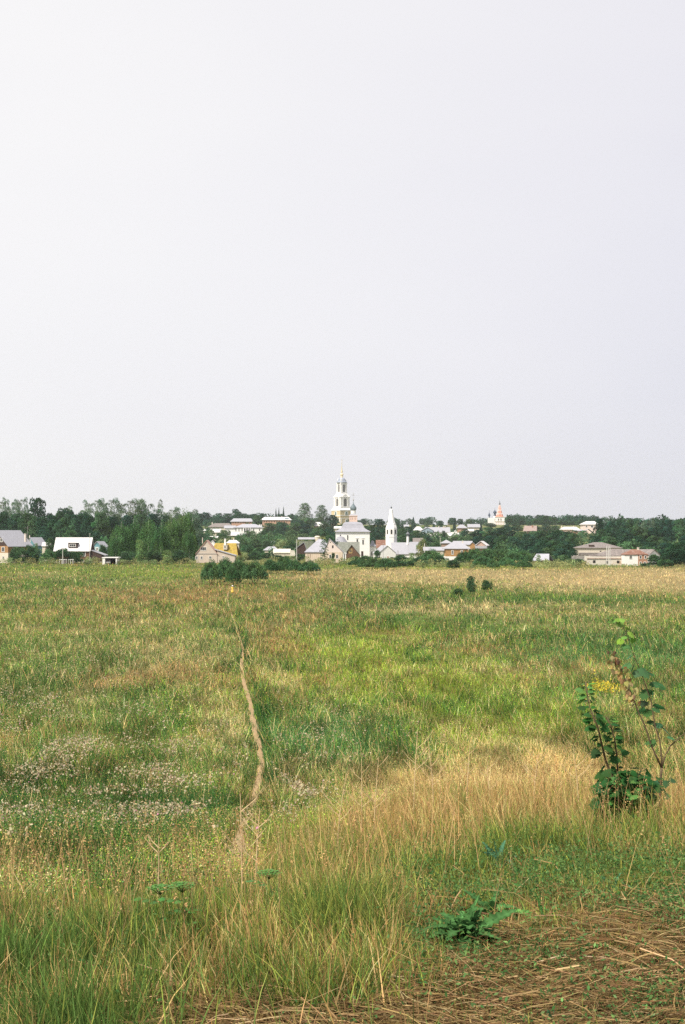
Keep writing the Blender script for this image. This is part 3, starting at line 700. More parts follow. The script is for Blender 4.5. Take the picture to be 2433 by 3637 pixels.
b = Bld('small_house', 'pale blue-green house whose gable shows right of the white-roofed house', 'house', 345, 318, -18)
b.wall(326, 364, 50, 1942, mat('pale_blue_boards', (0.36, 0.48, 0.50), 0.15, 1, 0.9, pattern='boards', pscale=0.4, pamt=0.25)); b.gable_front(326, 364, 50, 1942, 1924, R_LIGHT, TEALW, ov=3)
b.window(345, 1950, 6, 9)

b = Bld('carport', 'open garage with white post and beam sheltering a parked car, left of the birch grove', 'garage', 392, 273, 0)
MB().box(b.X(364), b.X(373), 0, 64*b.k, -1, b.Z(1982)).build('post', WHITE, b.E)
MB().box(b.X(411), b.X(415), 0, 64*b.k, -1, b.Z(1982)).build('post', WHITE, b.E)
MB().box(b.X(362), b.X(420), -.1, 64*b.k, b.Z(1982)+.002, b.Z(1979)).build('beam', WHITE, b.E)
MB().box(b.X(373), b.X(411), 61*b.k, 63.5*b.k, -1, b.Z(1982)-.01).build('back_wall', DARKW, b.E)

# --- pale gable house and yellow roof
b = Bld('brick_house', 'pale brick house with a tall gable and three-part attic window, right of the birch grove', 'house', 728, 283, 0)
b.wall(697, 771, 70, 1966, PALEBRICK)
MB().box(b.X(697)-.03, b.X(771)+.03, -.06, -.002, b.Z(1968.5), b.Z(1966)).build('cornice', GREYPOST, b.E)
b.gable_front(697, 771, 70, 1966, 1920, mat('reddish_metal_roof', (0.52, 0.32, 0.26), 0.15, 1, 0.8), PALEBRICK, ov=3)
b.window(723, 1949, 17, 11, y0=.2, bars=2); b.window(698.5, 1981, 6, 10); b.window(716, 1981, 6, 10); b.window(747, 1980, 7, 8)
b.chimney(716, 1911, 1930, 2, 30)
MB().prism([(b.X(771)+.02, -2), (b.X(834), -2), (b.X(834), b.Z(1974)), (b.X(771)+.02, b.Z(1957))], 2*b.k, 60*b.k).build('annex_wall', PALEBRICK, b.E)
MB().prism([(b.X(760), b.Z(1952)), (b.X(838), b.Z(1974.5)), (b.X(838), b.Z(1972.5)), (b.X(760), b.Z(1950))], -1*b.k, 62*b.k).build('annex_roof', R_LIGHT, b.E)
b.window(793, 1978, 6, 5, y0=2)

b = Bld('wooden_house', 'old house with a mossy yellow roof turning rusty, behind the pale brick house', 'house', 795, 300, -8)
b.wall(745, 845, 62, 1972, LOG); b.gable_side(745, 845, 62, 1972, 1931, R_YEL, LOG, ov=4, skew=14)
b.chimney(794, 1915, 1940, 5.5, 25, WHITE)
MB().box(b.X(792), b.X(805), 6*b.k, 26*b.k, b.Z(1952), b.Z(1937)).box(b.X(790), b.X(807), 5*b.k, 27*b.k, b.Z(1937)+.01, b.Z(1935)).build('dormer', CREAM, b.E)
b.window(798, 1943, 6, 7, y0=6)
b = Bld('small_house', 'little white-gabled attic peeping over the left end of the yellow roof', 'house', 752, 325, 0)
b.wall(742, 765, 30, 1934, WHITE); b.gable_front(742, 765, 30, 1934, 1921, R_WHITE, WHITE, ov=2); b.opening(753, 1936, 4, 4)
b = Bld('small_house', 'low house with a pale roof and chimney, uphill right of the yellow-roofed house', 'house', 826, 400, 0)
b.wall(806, 848, 30, 1930, CREAM); b.hip(806, 848, 30, 1930, 1918, R_WHITE, 814, 838); b.chimney(829, 1913, 1922, 3.5, 15); b.opening(818, 1935, 4, 5)

# --- big white manor on the hill and neighbours
b = Bld('manor_house', 'long two-storey white house with a columned porch on the hillside, left of centre', 'house', 875, 770, 0)
b.wall(800, 932, 50, 1874, WHITE); b.hip(832, 932, 60, 1874, 1861, R_GREY, 860, 905)
b.gable_side(797, 835, 40, 1875, 1867, R_LIGHT, WHITE)
for q in (838, 849, 860): b.opening(q, 1882, 3, 11)
for q in (901, 922): b.opening(q, 1882, 3.2, 8)
b.opening(877, 1886, 22, 18, name='porch_opening', m=mat('shaded_porch', (0.10, 0.10, 0.11), .3, .5, .9))  # flat panel on the wall, porch shade put into its dark colour
for q in (866, 874, 882, 889): MB().loft([(.35, .35, b.Z(1896)), (.3, .3, b.Z(1874))], 8, b.X(q), -.5).build('column', WHITE, b.E)
for q in (927, 921): MB().box(b.X(q)-.5, b.X(q)+.5, 10*b.k, 14*b.k, b.Z(1872), b.Z(1863)).build('chimney', WHITE, b.roof)
b = Bld('annex', 'low annex with pale roof and orange wall, below the big white hillside house', 'house', 840, 755, 0)
b.wall(810, 862, 20, 1901, YELLOWP); b.gable_side(806, 872, 30, 1901, 1892, R_WHITE, WHITE); b.opening(845, 1907, 4, 7); b.opening(852, 1907, 4, 7)
b = Bld('brick_building', 'long rose brick building with pale roof directly behind the big white hillside house', 'building', 858, 900, 0)
b.wall(822, 896, 40, 1853, ROSE); b.hip(820, 898, 40, 1853, 1841, R_LIGHT, 828, 890)
for q in range(828, 894, 9): b.opening(q, 1857, 2.5, 4)
b = Bld('brick_building', 'long rose brick building under a white roof below three pointed spruces', 'building', 978, 885, 0)
b.wall(932, 1031, 40, 1847, ROSE); b.hip(928, 1033, 40, 1847, 1836, R_WHITE, 938, 1024)
for q in range(938, 1028, 9): b.opening(q, 1853, 2.5, 5)
MB().box(b.X(1012), b.X(1024), 2*b.k, 14*b.k, b.Z(1845), b.Z(1839)).build('dormer', BLUEW, b.roof)
for q in (960, 1000): b.chimney(q, 1834, 1840, 2.5, 20)
b = Bld('old_house', 'house with a wide mottled brown roof left of the big white hillside house', 'house', 785, 800, 0)
b.wall(745, 822, 40, 1872, CREAM); b.hip(740, 826, 45, 1872, 1858, R_SLATE, 760, 812); b.chimney(752, 1855, 1864, 3, 20)
b = Bld('small_house', 'whitish cottage at the left end of the hillside houses, half hidden by a dark tree', 'house', 722, 770, 0)
b.wall(713, 731, 25, 1885, CREAM); b.hip(712, 732, 25, 1885, 1878, R_WHITE)
b = Bld('small_house', 'whitish hillside cottage under the mottled brown roof', 'house', 762, 760, 0)
b.wall(742, 783, 25, 1889, CREAM); b.gable_side(742, 783, 25, 1889, 1879, R_WHITE, CREAM); b.opening(752, 1893, 3, 3); b.opening(770, 1893, 3, 3)
b = Bld('shed', 'thin pale shed roof among trees below the hillside cottages', 'shed', 757, 640, 0)
b.wall(745, 772, 20, 1909, CREAM); b.gable_side(743, 773, 20, 1909, 1905, R_WHITE, CREAM)
b = Bld('small_house', 'white-roofed red-walled cottage between two round trees, left of the tall bell tower', 'house', 1131, 880, 0)
b.wall(1117, 1145, 20, 1866, REDBR); b.gable_side(1115, 1147, 24, 1866, 1855, R_WHITE, CREAM)
b = Bld('small_house', 'pale wall and roof just visible behind the left end of the church roof', 'house', 1210, 600, 0)
b.wall(1190, 1232, 25, 1876, CREAM); b.gable_side(1188, 1234, 25, 1876, 1870, R_WHITE, CREAM)

# --- valley roofs left of the church
b = Bld('long_shed', 'long low shed with pale worn roofs among shrubs, left of the beige hip-roofed house', 'shed', 1010, 335, 0)
b.wall(974, 1046, 30, 1962, CREAM); b.gable_side(972, 1030, 30, 1962, 1951, mat('worn_pale_roof', (0.62, 0.58, 0.50), 0.2, 1.2, .9, stain=(.35, .33, .28), stain_amt=.6), CREAM)
MB().prism([(b.X(1031), b.Z(1974)), (b.X(1050), b.Z(1974)), (b.X(1046), b.Z(1956)), (b.X(1030), b.Z(1954))], -3*b.k, 26*b.k).build('side_roof', MATS['worn_pale_roof'], b.E)
b = Bld('small_house', 'hipped pale roof behind the long low shed', 'house', 960, 352, 0)
b.wall(940, 982, 30, 1955, CREAM); b.hip(937, 985, 30, 1955, 1941, R_LIGHT, 952, 976)
b = Bld('shed', 'tiny tan shed on the wooded slope above the long low shed', 'shed', 964, 520, 0)
b.wall(956, 973, 15, 1928, CREAM); b.gable_side(955, 974, 15, 1928, 1923, R_LIGHT, CREAM)
b = Bld('long_house', 'overgrown long house with thin pale roof line and domed end, behind the beige house', 'house', 1095, 345, 0)
b.wall(1062, 1114, 20, 1922, mat('overgrown_wall', (0.20, 0.22, 0.17), .4, 1, .9)); b.gable_side(1060, 1116, 22, 1915, 1910, R_LIGHT, None)
MB().loft([(9.5*b.k, 9.5*b.k, b.Z(1930)), (9.5*b.k, 9.5*b.k, b.Z(1908)), (10.5*b.k, 10.5*b.k, b.Z(1907)), (8*b.k, 8*b.k, b.Z(1904.5)), (3*b.k, 3*b.k, b.Z(1903))], 12, b.X(1127), 8*b.k).build('end_tower', CREAM, b.E)
b = Bld('shed', 'small shed with a steep pale roof slope left of the beige hip-roofed house', 'shed', 1065, 318, 0)
b.wall(1052, 1086, 24, 1948, DARKW); b.gable_front(1048, 1088, 30, 1950, 1927, R_LIGHT, DARKW, xa=1079, ov=3)

# --- beige house in the centre
b = Bld('beige_house', 'beige board house with steep grey hip roof and pinkish gable, behind the young poplar', 'house', 1150, 287, 0)
b.wall(1084, 1176, 70, 1962, BEIGE); b.hip(1084, 1180, 76, 1962, 1915, R_GREY, 1130, 1150, ov=3)
b.wall(1155, 1217, 60, 1961, BEIGE, y0=-14, name='front_wall')
b.gable_front(1150, 1219, 70, 1961, 1914, R_GREY, PINKW, y0=-14, xa=1170, ov=3)
b.window(1197, 1976, 6, 13, y0=-14, arch=True, fw=2.5); b.window(1173, 1976, 6, 13, y0=-14, arch=True, fw=2.5)
b.opening(1182, 1942, 5.5, 10, y0=-13.9); b.opening(1174, 1926, 3, 4, y0=-13.9)
for q in (1094, 1102): b.opening(q, 1975, 2.5, 16, m=mat('weathered_shutter', (.34, .25, .18), .2, 2, .9), name='shutter')
MB().box(b.X(1218), b.X(1222), -12*b.k, -9*b.k, -1, b.Z(1966)).box(b.X(1225), b.X(1229), -12*b.k, -9*b.k, -1, b.Z(1966)).box(b.X(1216), b.X(1231), -13*b.k, 10*b.k, b.Z(1966)+.002, b.Z(1963)).build('porch', WHITE, b.E)
b.opening(1222, 1980, 7, 22, y0=-6, name='door', m=mat('green_door', (.12, .25, .15), .1, 2, .8))
b.roof['label'] = 'grey roof over the front gable'

# --- brown log house by the church
b = Bld('log_house', 'brown log house with yellow attic window and mossy roof before the cubic white church', 'house', 1249, 304, 0)
b.wall(1222, 1279, 70, 1972, LOG); b.gable_front(1222, 1279, 70, 1972, 1936, R_MOSS, LOG, xa=1249, ov=4)
b.window(1245, 1957, 8, 12, y0=.2, fm=YFRAME, fw=2.5)
b.gable_side(1203, 1276, 64, 1968, 1927, R_MOSS, LOG, y0=20, ov=3, name='main_roof'); b.wall(1205, 1276, 62, 1968, LOG, y0=20.6, name='rear_wall')
MB().box(b.X(1283), b.X(1291), 10*b.k, 18*b.k, -1, b.Z(1958)).build('outhouse', DARKW, b.E)

# --- white church with baroque roof
b = Bld('church', 'white cubic church with curved grey four-sided roof and arched windows, centre of the town', 'church', 1253, 450, 0)
k = b.k
MB().box(b.X(1192), b.X(1313), 0, 118*k, -3, b.Z(1888)).build('wall', WHITE, b.E)
MB().box(b.X(1190), b.X(1315), -2*k, 120*k, b.Z(1891), b.Z(1889)+.01).build('cornice', WHITE, b.E)
prof = [(64, 1889.5), (63.5, 1887.5), (52, 1882), (42, 1875), (37, 1866), (34.5, 1860), (30, 1856), (22, 1853.8), (8, 1852.8)]
b.roof = MB().sq([(a*k, a*k, b.Z(z)) for a, z in prof], 0, 59*k).build('roof', mat('church_roof_metal', (0.31, 0.31, 0.345), 0.12, 0.5, .65, pattern='seams', pscale=1.3, pamt=.2, pcol=(.33, .33, .37)), b.E)
MB().loft([(22*k, 22*k, -3), (22*k, 22*k, b.Z(1927))], 16, b.X(1210), 0).build('apse_wall', WHITE, b.E)
MB().loft([(25*k, 25*k, b.Z(1928)), (25*k, 25*k, b.Z(1926.5)), (17*k, 17*k, b.Z(1915)), (12*k, 12*k, b.Z(1908)), (4*k, 4*k, b.Z(1905)), (0.5*k, .5*k, b.Z(1903.5))], 16, b.X(1210), 0).build('apse_roof', MATS['church_roof_metal'], b.E)
b.window(1235, 1909, 4.2, 17, arch=True, fw=1); b.window(1209, 1902, 4.2, 7, arch=True, fw=1)
b.window(1269, 1921, 5.2, 13, arch=True, fw=2); b.window(1289.5, 1925, 5.2, 18, arch=True, fw=2)
for q in (1269, 1289.5): MB().prism([(b.X(q-7), b.Z(1912.5)), (b.X(q+7), b.Z(1912.5)), (b.X(q), b.Z(1906.5))], -.18, .0-.002).build('window_hood', WHITE, b.E)
MB().box(b.X(1313)+.01, b.X(1335), 20*k, 95*k, -3, b.Z(1940)).build('annex_wall', WHITE, b.E)
MB().sq([(13*k, 41*k, b.Z(1941)), (13*k, 41*k, b.Z(1939)), (7*k, 36*k, b.Z(1931)), (3.5*k, 33*k, b.Z(1920))], b.X(1324.5), 57*k).build('annex_roof', MATS['church_roof_metal'], b.E)
b.window(1321, 1966, 4, 14, y0=20, arch=True, fw=1)

# --- white tented bell tower with refectory and porch
b = Bld('bell_tower', 'slim white octagonal bell tower with concave tent spire, right of the cubic church', 'bell tower', 1390.5, 450, 0)
k = b.k; c8 = 1/math.cos(math.pi/8); r8 = math.pi/8
MB().loft([(20*k*c8, 20*k*c8, -3), (20*k*c8, 20*k*c8, b.Z(1876))], 8, 0, 20*k, r8).build('wall', WHITE, b.E, False)
MB().loft([(20.8*k*c8, 20.8*k*c8, b.Z(1907)), (20.8*k*c8, 20.8*k*c8, b.Z(1904.5))], 8, 0, 20*k, r8).build('cornice', WHITE, b.E)
tent = MB().loft([(21.5*k, 21.5*k, b.Z(1877)), (20*k, 20*k, b.Z(1871)), (16*k, 16*k, b.Z(1862)), (12.5*k, 12.5*k, b.Z(1850)), (10*k, 10*k, b.Z(1838)), (7*k, 7*k, b.Z(1822)), (5.8*k, 5.8*k, b.Z(1809)), (4.5*k, 4.5*k, b.Z(1807.5))], 8, 0, 20*k, r8).build('tent_roof', WHITE, b.E)
for j in range(8):
    a = j*math.pi/4
    m_ = MB()
    rr = 16.2*k; cxx, cyy = rr*math.sin(a), 20*k-rr*math.cos(a); tx, ty = math.cos(a), math.sin(a)
    nx, ny = math.sin(a), -math.cos(a)
    vs = []
    for d_ in (0, 1.2*k):
        for (u, z) in ((-3*k, 1870), (3*k, 1870), (3*k, 1861), (0, 1857), (-3*k, 1861)):
            vs.append((cxx+tx*u-nx*(2.5*k-d_*1.5), cyy+ty*u-ny*(2.5*k-d_*1.5), b.Z(z)))
    m_.add(vs, [(0, 1, 2, 3, 4), (9, 8, 7, 6, 5)] + [(i, i+5, (i+1) % 5+5, (i+1) % 5) for i in range(5)]).build('dormer', WHITE, tent)
for j in (-1, 0, 1):      # bell openings on the three visible faces
    a = j*math.pi/4; tx, ty = math.cos(a), math.sin(a); nx, ny = math.sin(a), -math.cos(a)
    for w, h0, h1, dd, nm, mm in ((4.6, 1898.5, 1879, .03, 'bell_opening_frame', FRAME), (3.0, 1897, 1881, .06, 'bell_opening', DARK)):
        pts = [(-w, b.Z(h0)), (w, b.Z(h0))] + [(w*math.cos(t), b.Z(h1)-(w-w*math.sin(t))*k) for t in [math.pi*q/6 for q in range(7)]]
        vs = []
        for d_ in (0, .2):
            for (u, z) in pts: vs.append((nx*(20*k+dd-d_)+tx*u*k, 20*k+ny*(20*k+dd-d_)+ty*u*k, z))
        n = len(pts); MB().add(vs, [tuple(range(n)), tuple(reversed(range(n, 2*n)))] + [(i, n+i, n+(i+1) % n, (i+1) % n) for i in range(n)]).build(nm, mm, b.E)
MB().loft([(1.2*k, 1.2*k, b.Z(1808)), (1*k, 1*k, b.Z(1805.5)), (2.8*k, 2.8*k, b.Z(1804)), (3*k, 3*k, b.Z(1802.5)), (1.6*k, 1.6*k, b.Z(1800.5)), (.4*k, .4*k, b.Z(1798.5)), (.2*k, .2*k, b.Z(1795))], 10, 0, 20*k).build('cupola', mat('dark_copper', (.05, .06, .06), .2, 1, .5), b.E)

b = Bld('church_porch', 'white gabled porch building at the foot of the slim octagonal bell tower', 'church', 1376, 438, 14)
b.wall(1344, 1407, 70, 1964, WHITE); b.gable_front(1344, 1407, 75, 1964, 1938, R_LIGHT, WHITE, ov=2.5)
b.opening(1378, 1980, 6, 8, name='window', m=mat('faded_red_shutter', (.5, .3, .25), .2, 2, .9))
b = Bld('refectory', 'long white refectory with light grey roof joined to the right of the slim bell tower', 'church', 1436, 446, 0)
b.wall(1395, 1468, 75, 1966, WHITE); b.gable_side(1392, 1466, 75, 1966, 1928, R_LIGHT, WHITE)
b = Bld('chapel', 'white chapel with grey pitched roof, round drum and dark cupola beside the refectory', 'church', 1480, 446, 10)
k = b.k
b.wall(1456, 1506, 80, 1963, WHITE, y0=-4); b.gable_side(1452, 1508, 82, 1963, 1926, R_LIGHT, WHITE, y0=-4, skew=9)
dr = MB().loft([(4.7*k, 4.7*k, b.Z(1935)), (4.7*k, 4.7*k, b.Z(1905))], 12, b.X(1456), 37*k).build('drum', WHITE, b.E)
MB().loft([(5.5*k, 5.5*k, b.Z(1905)), (4*k, 4*k, b.Z(1901)), (2*k, 2*k, b.Z(1899)), (8*k, 8*k, b.Z(1897.5)), (5.5*k, 5.5*k, b.Z(1894)), (2*k, 2*k, b.Z(1890)), (.6*k, .6*k, b.Z(1888)), (.3*k, .3*k, b.Z(1883))], 12, b.X(1456), 37*k).build('cupola', mat('grey_copper', (.14, .15, .16), .2, 1, .6), b.E)
b = Bld('barn', 'building with a rust-stained roof between the cubic church and the slim bell tower', 'building', 1352, 480, 0)
b.wall(1338, 1370, 40, 1943, CREAM); b.gable_side(1337, 1369, 44, 1943, 1919, R_RUST, CREAM)

# --- tall monastery bell tower on the hill
GOLD_M = mat('gilding', (0.72, 0.60, 0.36), 0.1, 1, 0.45, metal=0.3)
DOME_M = mat('dome_lead', (0.30, 0.33, 0.40), 0.2, .4, .5)
b = Bld('monastery_tower', 'tall three-tier white and yellow bell tower with a gilded spire, highest thing on the hill', 'bell tower', 1214, 1200, 0)
b.E.rotation_euler[2] = math.radians(37); k = b.k
def tier(hw, z0, z1, name, m): return MB().box(-hw*k, hw*k, -hw*k, hw*k, b.Z(z0), b.Z(z1)-.01).build(name, m, b.E)
f = 1/1.4      # a square seen nearly corner-on spans 1.4 of its side
tier(37*f, 1905, 1813.5, 'lower_tier', YELLOWP); tier(38.5*f, 1814.5, 1811.5, 'cornice', WHITE); tier(38*f, 1832, 1829.5, 'cornice', WHITE); tier(37.8*f, 1842, 1840, 'cornice', WHITE)
MB().sq([(39*f*k, 39*f*k, b.Z(1811.5)), (31*f*k, 31*f*k, b.Z(1805)), (31*f*k, 31*f*k, b.Z(1799))]).build('pedestal', WHITE, b.E)
tier(28*f, 1799, 1766, 'middle_tier', WHITE); tier(30.5*f, 1767, 1764, 'cornice', WHITE)
MB().sq([(29.5*f*k, 29.5*f*k, b.Z(1764)), (24*f*k, 24*f*k, b.Z(1759)), (20*f*k, 20*f*k, b.Z(1753)), (19.5*f*k, 19.5*f*k, b.Z(1749))]).build('pedestal', WHITE, b.E)
tier(18.3*f, 1749, 1717, 'upper_tier', WHITE); tier(20.3*f, 1718, 1714.5, 'cornice', WHITE)
MB().loft([(18.5*k, 18.5*k, b.Z(1714.5)), (18.5*k, 18.5*k, b.Z(1712)), (15.5*k, 15.5*k, b.Z(1708)), (14*k, 14*k, b.Z(1702)), (10*k, 10*k, b.Z(1698)), (5*k, 5*k, b.Z(1696.5))], 16).build('dome', DOME_M, b.E)
for j in range(4):
    a = math.pi/4+j*math.pi/2; x_, y_ = 14*k*math.sin(a), 14*k*math.cos(a)
    MB().loft([(2.2*k, 2.2*k, b.Z(1711)), (2.2*k, 2.2*k, b.Z(1703)), (.5*k, .5*k, b.Z(1700))], 8, x_, y_).build('dome_dormer', WHITE, b.E)
MB().loft([(4.6*k, 4.6*k, b.Z(1698)), (4.6*k, 4.6*k, b.Z(1687)), (6.4*k, 6.4*k, b.Z(1686)), (5.6*k, 5.6*k, b.Z(1683.5)), (2.6*k, 2.6*k, b.Z(1680)), (2*k, 2*k, b.Z(1678))], 12).build('lantern', mat('cream_gilded', (.74, .62, .42), .1, 1, .6), b.E)
MB().loft([(3.4*k, 3.4*k, b.Z(1678)), (3.4*k, 3.4*k, b.Z(1675)), (2*k, 2*k, b.Z(1668)), (1.1*k, 1.1*k, b.Z(1655)), (.55*k, .55*k, b.Z(1640)), (.3*k, .3*k, b.Z(1630))], 8).build('spire', GOLD_M, b.E)
MB().box(-1.8*k, 1.8*k, -.15*k, .15*k, b.Z(1635), b.Z(1634.3)).build('cross_bar', GOLD_M, b.E)
def tower_face(side, hw, px_w, z0, z1, nm, mm, proud=.1, arch=True, off=0):
    w = px_w*k; pts = [(-w, b.Z(z0)), (w, b.Z(z0))] + ([(w*math.cos(t), b.Z(z1)-w+w*math.sin(t)) for t in [math.pi*q/6 for q in range(7)]] if arch else [(w, b.Z(z1)), (-w, b.Z(z1))])
    vs = []
    for d_ in (0, .4):
        for (u, z) in pts:
            u = u+off*k
            vs.append((u, -hw*k-proud+d_, z) if side == 0 else (-hw*k-proud+d_, u, z) if side == 3 else (hw*k+proud-d_, u, z))
    n = len(pts); MB().add(vs, [tuple(range(n)), tuple(reversed(range(n, 2*n)))] + [(i, n+i, n+(i+1) % n, (i+1) % n) for i in range(n)]).build(nm, mm, b.E)
OPENG = mat('tower_opening', (0.16, 0.15, 0.15), .4, .6, .9)
for side in (0, 3):
    tower_face(side, 18.3*f, 4.6, 1747, 1721, 'bell_opening', OPENG); tower_face(side, 28*f, 6.2, 1798, 1771, 'bell_opening', OPENG)
    for o_ in (-9, 9): tower_face(side, 18.3*f, 1.2, 1749, 1718, 'pilaster', WHITE, .5, False, o_)
    for o_ in (-11, 11): tower_face(side, 28*f, 1.8, 1799, 1767, 'pilaster', WHITE, .8, False, o_)
    tower_face(side, 30.5*f, 13, 1764, 1756, 'pediment', WHITE, -.3, True)
    tower_face(side, 37*f, 7.5, 1829, 1815, 'window_surround', WHITE, .25); tower_face(side, 37*f, 4.5, 1828.5, 1817, 'window', mat('greenish_pane', (.16, .22, .20), .2, 1, .5), .5)
    for o_ in (-23, 23): tower_face(side, 37*f, 1.5, 1860, 1842, 'pilaster', WHITE, .4, False, o_)
    tower_face(side, 37*f, 5.5, 1862, 1844, 'window_surround', WHITE, .25); tower_face(side, 37*f, 2.5, 1861, 1846, 'window', OPENG, .5)

b = Bld('onion_church', 'pinkish-white church with one dark onion dome and tall cross, touching the tall bell tower', 'church', 1255, 1140, 0)
k = b.k
b.wall(1240.5, 1269, 28, 1831, PINKP); MB().box(b.X(1239), b.X(1270.5), -1.5*k, 30*k, b.Z(1833), b.Z(1831)+.01).build('cornice', PINKP, b.E)
MB().sq([(15*k, 15*k, b.Z(1831)), (10*k, 10*k, b.Z(1825.5)), (9.5*k, 9.5*k, b.Z(1824))], 0, 14*k).build('roof', R_LIGHT, b.E)
MB().loft([(9.3*k, 9.3*k, b.Z(1828)), (9.3*k, 9.3*k, b.Z(1813.5))], 16, 0, 14*k).build('drum', WHITE, b.E)
MB().loft([(8*k, 8*k, b.Z(1813.5)), (10.5*k, 10.5*k, b.Z(1810)), (11.6*k, 11.6*k, b.Z(1805.5)), (10.4*k, 10.4*k, b.Z(1801)), (7*k, 7*k, b.Z(1796.5)), (3.6*k, 3.6*k, b.Z(1792)), (1.6*k, 1.6*k, b.Z(1788)), (.6*k, .6*k, b.Z(1780))], 16, 0, 14*k).build('onion_dome', mat('dark_green_dome', (.12, .16, .18), .35, .4, .5), b.E, True)
MB().loft([(.3*k, .3*k, b.Z(1781)), (1.8*k, 1.8*k, b.Z(1776.5)), (1.8*k, 1.8*k, b.Z(1774)), (.3*k, .3*k, b.Z(1772))], 8, 0, 14*k).box(-.35*k, .35*k, 13.7*k, 14.3*k, b.Z(1773), b.Z(1749)).box(-5*k, 5*k, 13.7*k-.02, 14.3*k+.02, b.Z(1759), b.Z(1758)).box(-2.5*k, 2.5*k, 13.7*k-.02, 14.3*k+.02, b.Z(1755), b.Z(1754.2)).build('cross', GREYPOST, b.E)
for q in (1246, 1252, 1261.5): b.opening(q, 1842, 1.6, 8, m=OPENG)
b = Bld('chapel', 'tiny distant chapel with white gable and dot-like dome, right of the cubic church', 'church', 1299, 1250, 0)
b.wall(1289, 1310, 25, 1859, WHITE); b.hip(1287, 1313, 25, 1859, 1853.5, R_WHITE)
MB().loft([(1.6*b.k, 1.6*b.k, b.Z(1856)), (1.6*b.k, 1.6*b.k, b.Z(1851)), (2.2*b.k, 2.2*b.k, b.Z(1849)), (.4*b.k, .4*b.k, b.Z(1845)), (.2*b.k, .2*b.k, b.Z(1842))], 10, b.X(1297.5), 12*b.k).build('cupola', MATS['grey_copper'], b.E)

# --- right of the church group
b = Bld('long_house', 'long hillside house with blue-grey gable, pale roof and whitish walls', 'house', 1558, 700, 0)
b.wall(1500, 1620, 40, 1890, WHITE); b.gable_side(1512, 1598, 44, 1889, 1873, R_LIGHT, WHITE, y0=0)
b.gable_front(1497, 1538, 60, 1884, 1873.5, R_LIGHT, BLUEW, y0=-6, ov=2); b.wall(1498, 1537, 20, 1884, BLUEW, y0=-5.8, name='front_wall', bottom=1894); b.wall(1498, 1537, 5, 1894, WHITE, y0=-5.8, name='front_base')
b.opening(1508, 1887, 3, 3.5, y0=-5.8); b.opening(1518, 1887, 3, 3.5, y0=-5.8)
for q in range(1546, 1600, 10): b.opening(q, 1898, 3, 5)
for q in (1556, 1573): MB().prism([(b.X(q-5), b.Z(1888)), (b.X(q+5), b.Z(1888)), (b.X(q), b.Z(1882))], -1*b.k, 12*b.k).build('dormer', R_GREY, b.E)
for q in (1560, 1576, 1582): b.chimney(q, 1869, 1877, 3, 20)
b = Bld('gable_house', 'white pointed-gable house at the right end of the long blue-gabled house', 'house', 1613, 690, 0)
b.wall(1594, 1632, 30, 1902, WHITE); b.gable_side(1592, 1634, 34, 1902, 1893, R_WHITE, WHITE)
b.wall(1608, 1628, 20, 1897, WHITE, y0=-6, name='front_wall'); b.gable_front(1609, 1627, 20, 1897, 1883, R_WHITE, WHITE, y0=-6, ov=1.5)
b = Bld('small_house', 'pale steep roof on the ridge just left of the blue-gabled house', 'house', 1487, 720, 0)
b.wall(1473, 1500, 30, 1884, WHITE); b.hip(1471, 1502, 30, 1884, 1870, R_WHITE, 1480, 1492)
b = Bld('small_house', 'low pale roof on the ridge between two pointed conifers, right of the slim bell tower', 'house', 1437, 850, 0)
b.wall(1425, 1450, 25, 1870, CREAM); b.gable_side(1423, 1452, 25, 1870, 1864, R_LIGHT, CREAM)
b = Bld('small_house', 'reddish-walled house with pinkish roof right of the tall dense conifer', 'house', 1641, 760, 0)
b.wall(1626, 1656, 25, 1876, ROSE); b.hip(1624, 1658, 25, 1876, 1863, R_LIGHT, 1634, 1646)
b = Bld('small_house', 'house with pale roof half hidden in trees, left of the red-tented church', 'house', 1684, 780, 0)
b.wall(1664, 1702, 25, 1871, CREAM); b.gable_side(1662, 1704, 25, 1871, 1862, R_LIGHT, CREAM)
b = Bld('small_house', 'small flat white roof behind the big dark tree left of the red-tented church', 'house', 1668, 640, 0)
b.wall(1655, 1680, 15, 1885, CREAM); b.gable_side(1652, 1682, 15, 1885, 1880, R_WHITE, CREAM)
b = Bld('pavilion', 'small square brown house under a pale pyramid roof, above the ochre house', 'house', 1586, 440, 0)
b.wall(1569, 1604, 34, 1930, mat('faded_log_wall', (.34, .24, .19), .35, 1.4, .9)); b.hip(1568, 1605, 34, 1930, 1917, R_LIGHT)
b = Bld('ochre_house', 'ochre log house with white base under a wide grey hip roof, behind bushes', 'house', 1626, 296, 0)
b.wall(1583, 1664, 70, 1951, OCHRE, bottom=1976); b.wall(1580, 1666, 72, 1976.2, WHITE, y0=-1, name='foundation')
b.hip(1578, 1668, 74, 1950, 1924, R_LIGHT, 1612, 1640, ov=3)
b.window(1607, 1962, 5.5, 13, fw=2.3); b.window(1640, 1962, 5.5, 13, fw=2.3); b.chimney(1646, 1922, 1935, 4, 30)
b = Bld('wooden_house', 'house with pale roof and small yellow gable peeping above the ochre house', 'house', 1652, 330, 0)
b.wall(1616, 1680, 40, 1934, CREAM); b.gable_side(1612, 1678, 40, 1934, 1923, R_LIGHT, CREAM)
b.wall(1669, 1686, 20, 1934, OCHRE, y0=-8, name='porch_wall'); b.gable_front(1669, 1686, 20, 1934, 1926, R_LIGHT, OCHRE, y0=-8, ov=2)
b = Bld('wooden_house', 'house with two pale roofs and a brown gable, right of the ochre house', 'house', 1708, 340, -20)
b.wall(1690, 1726, 30, 1936, mat('pale_brown_boards', (.42, .30, .24), .2, 1.5, .9)); b.gable_front(1690, 1726, 36, 1936, 1923, R_WHITE, MATS['pale_brown_boards'], ov=4)
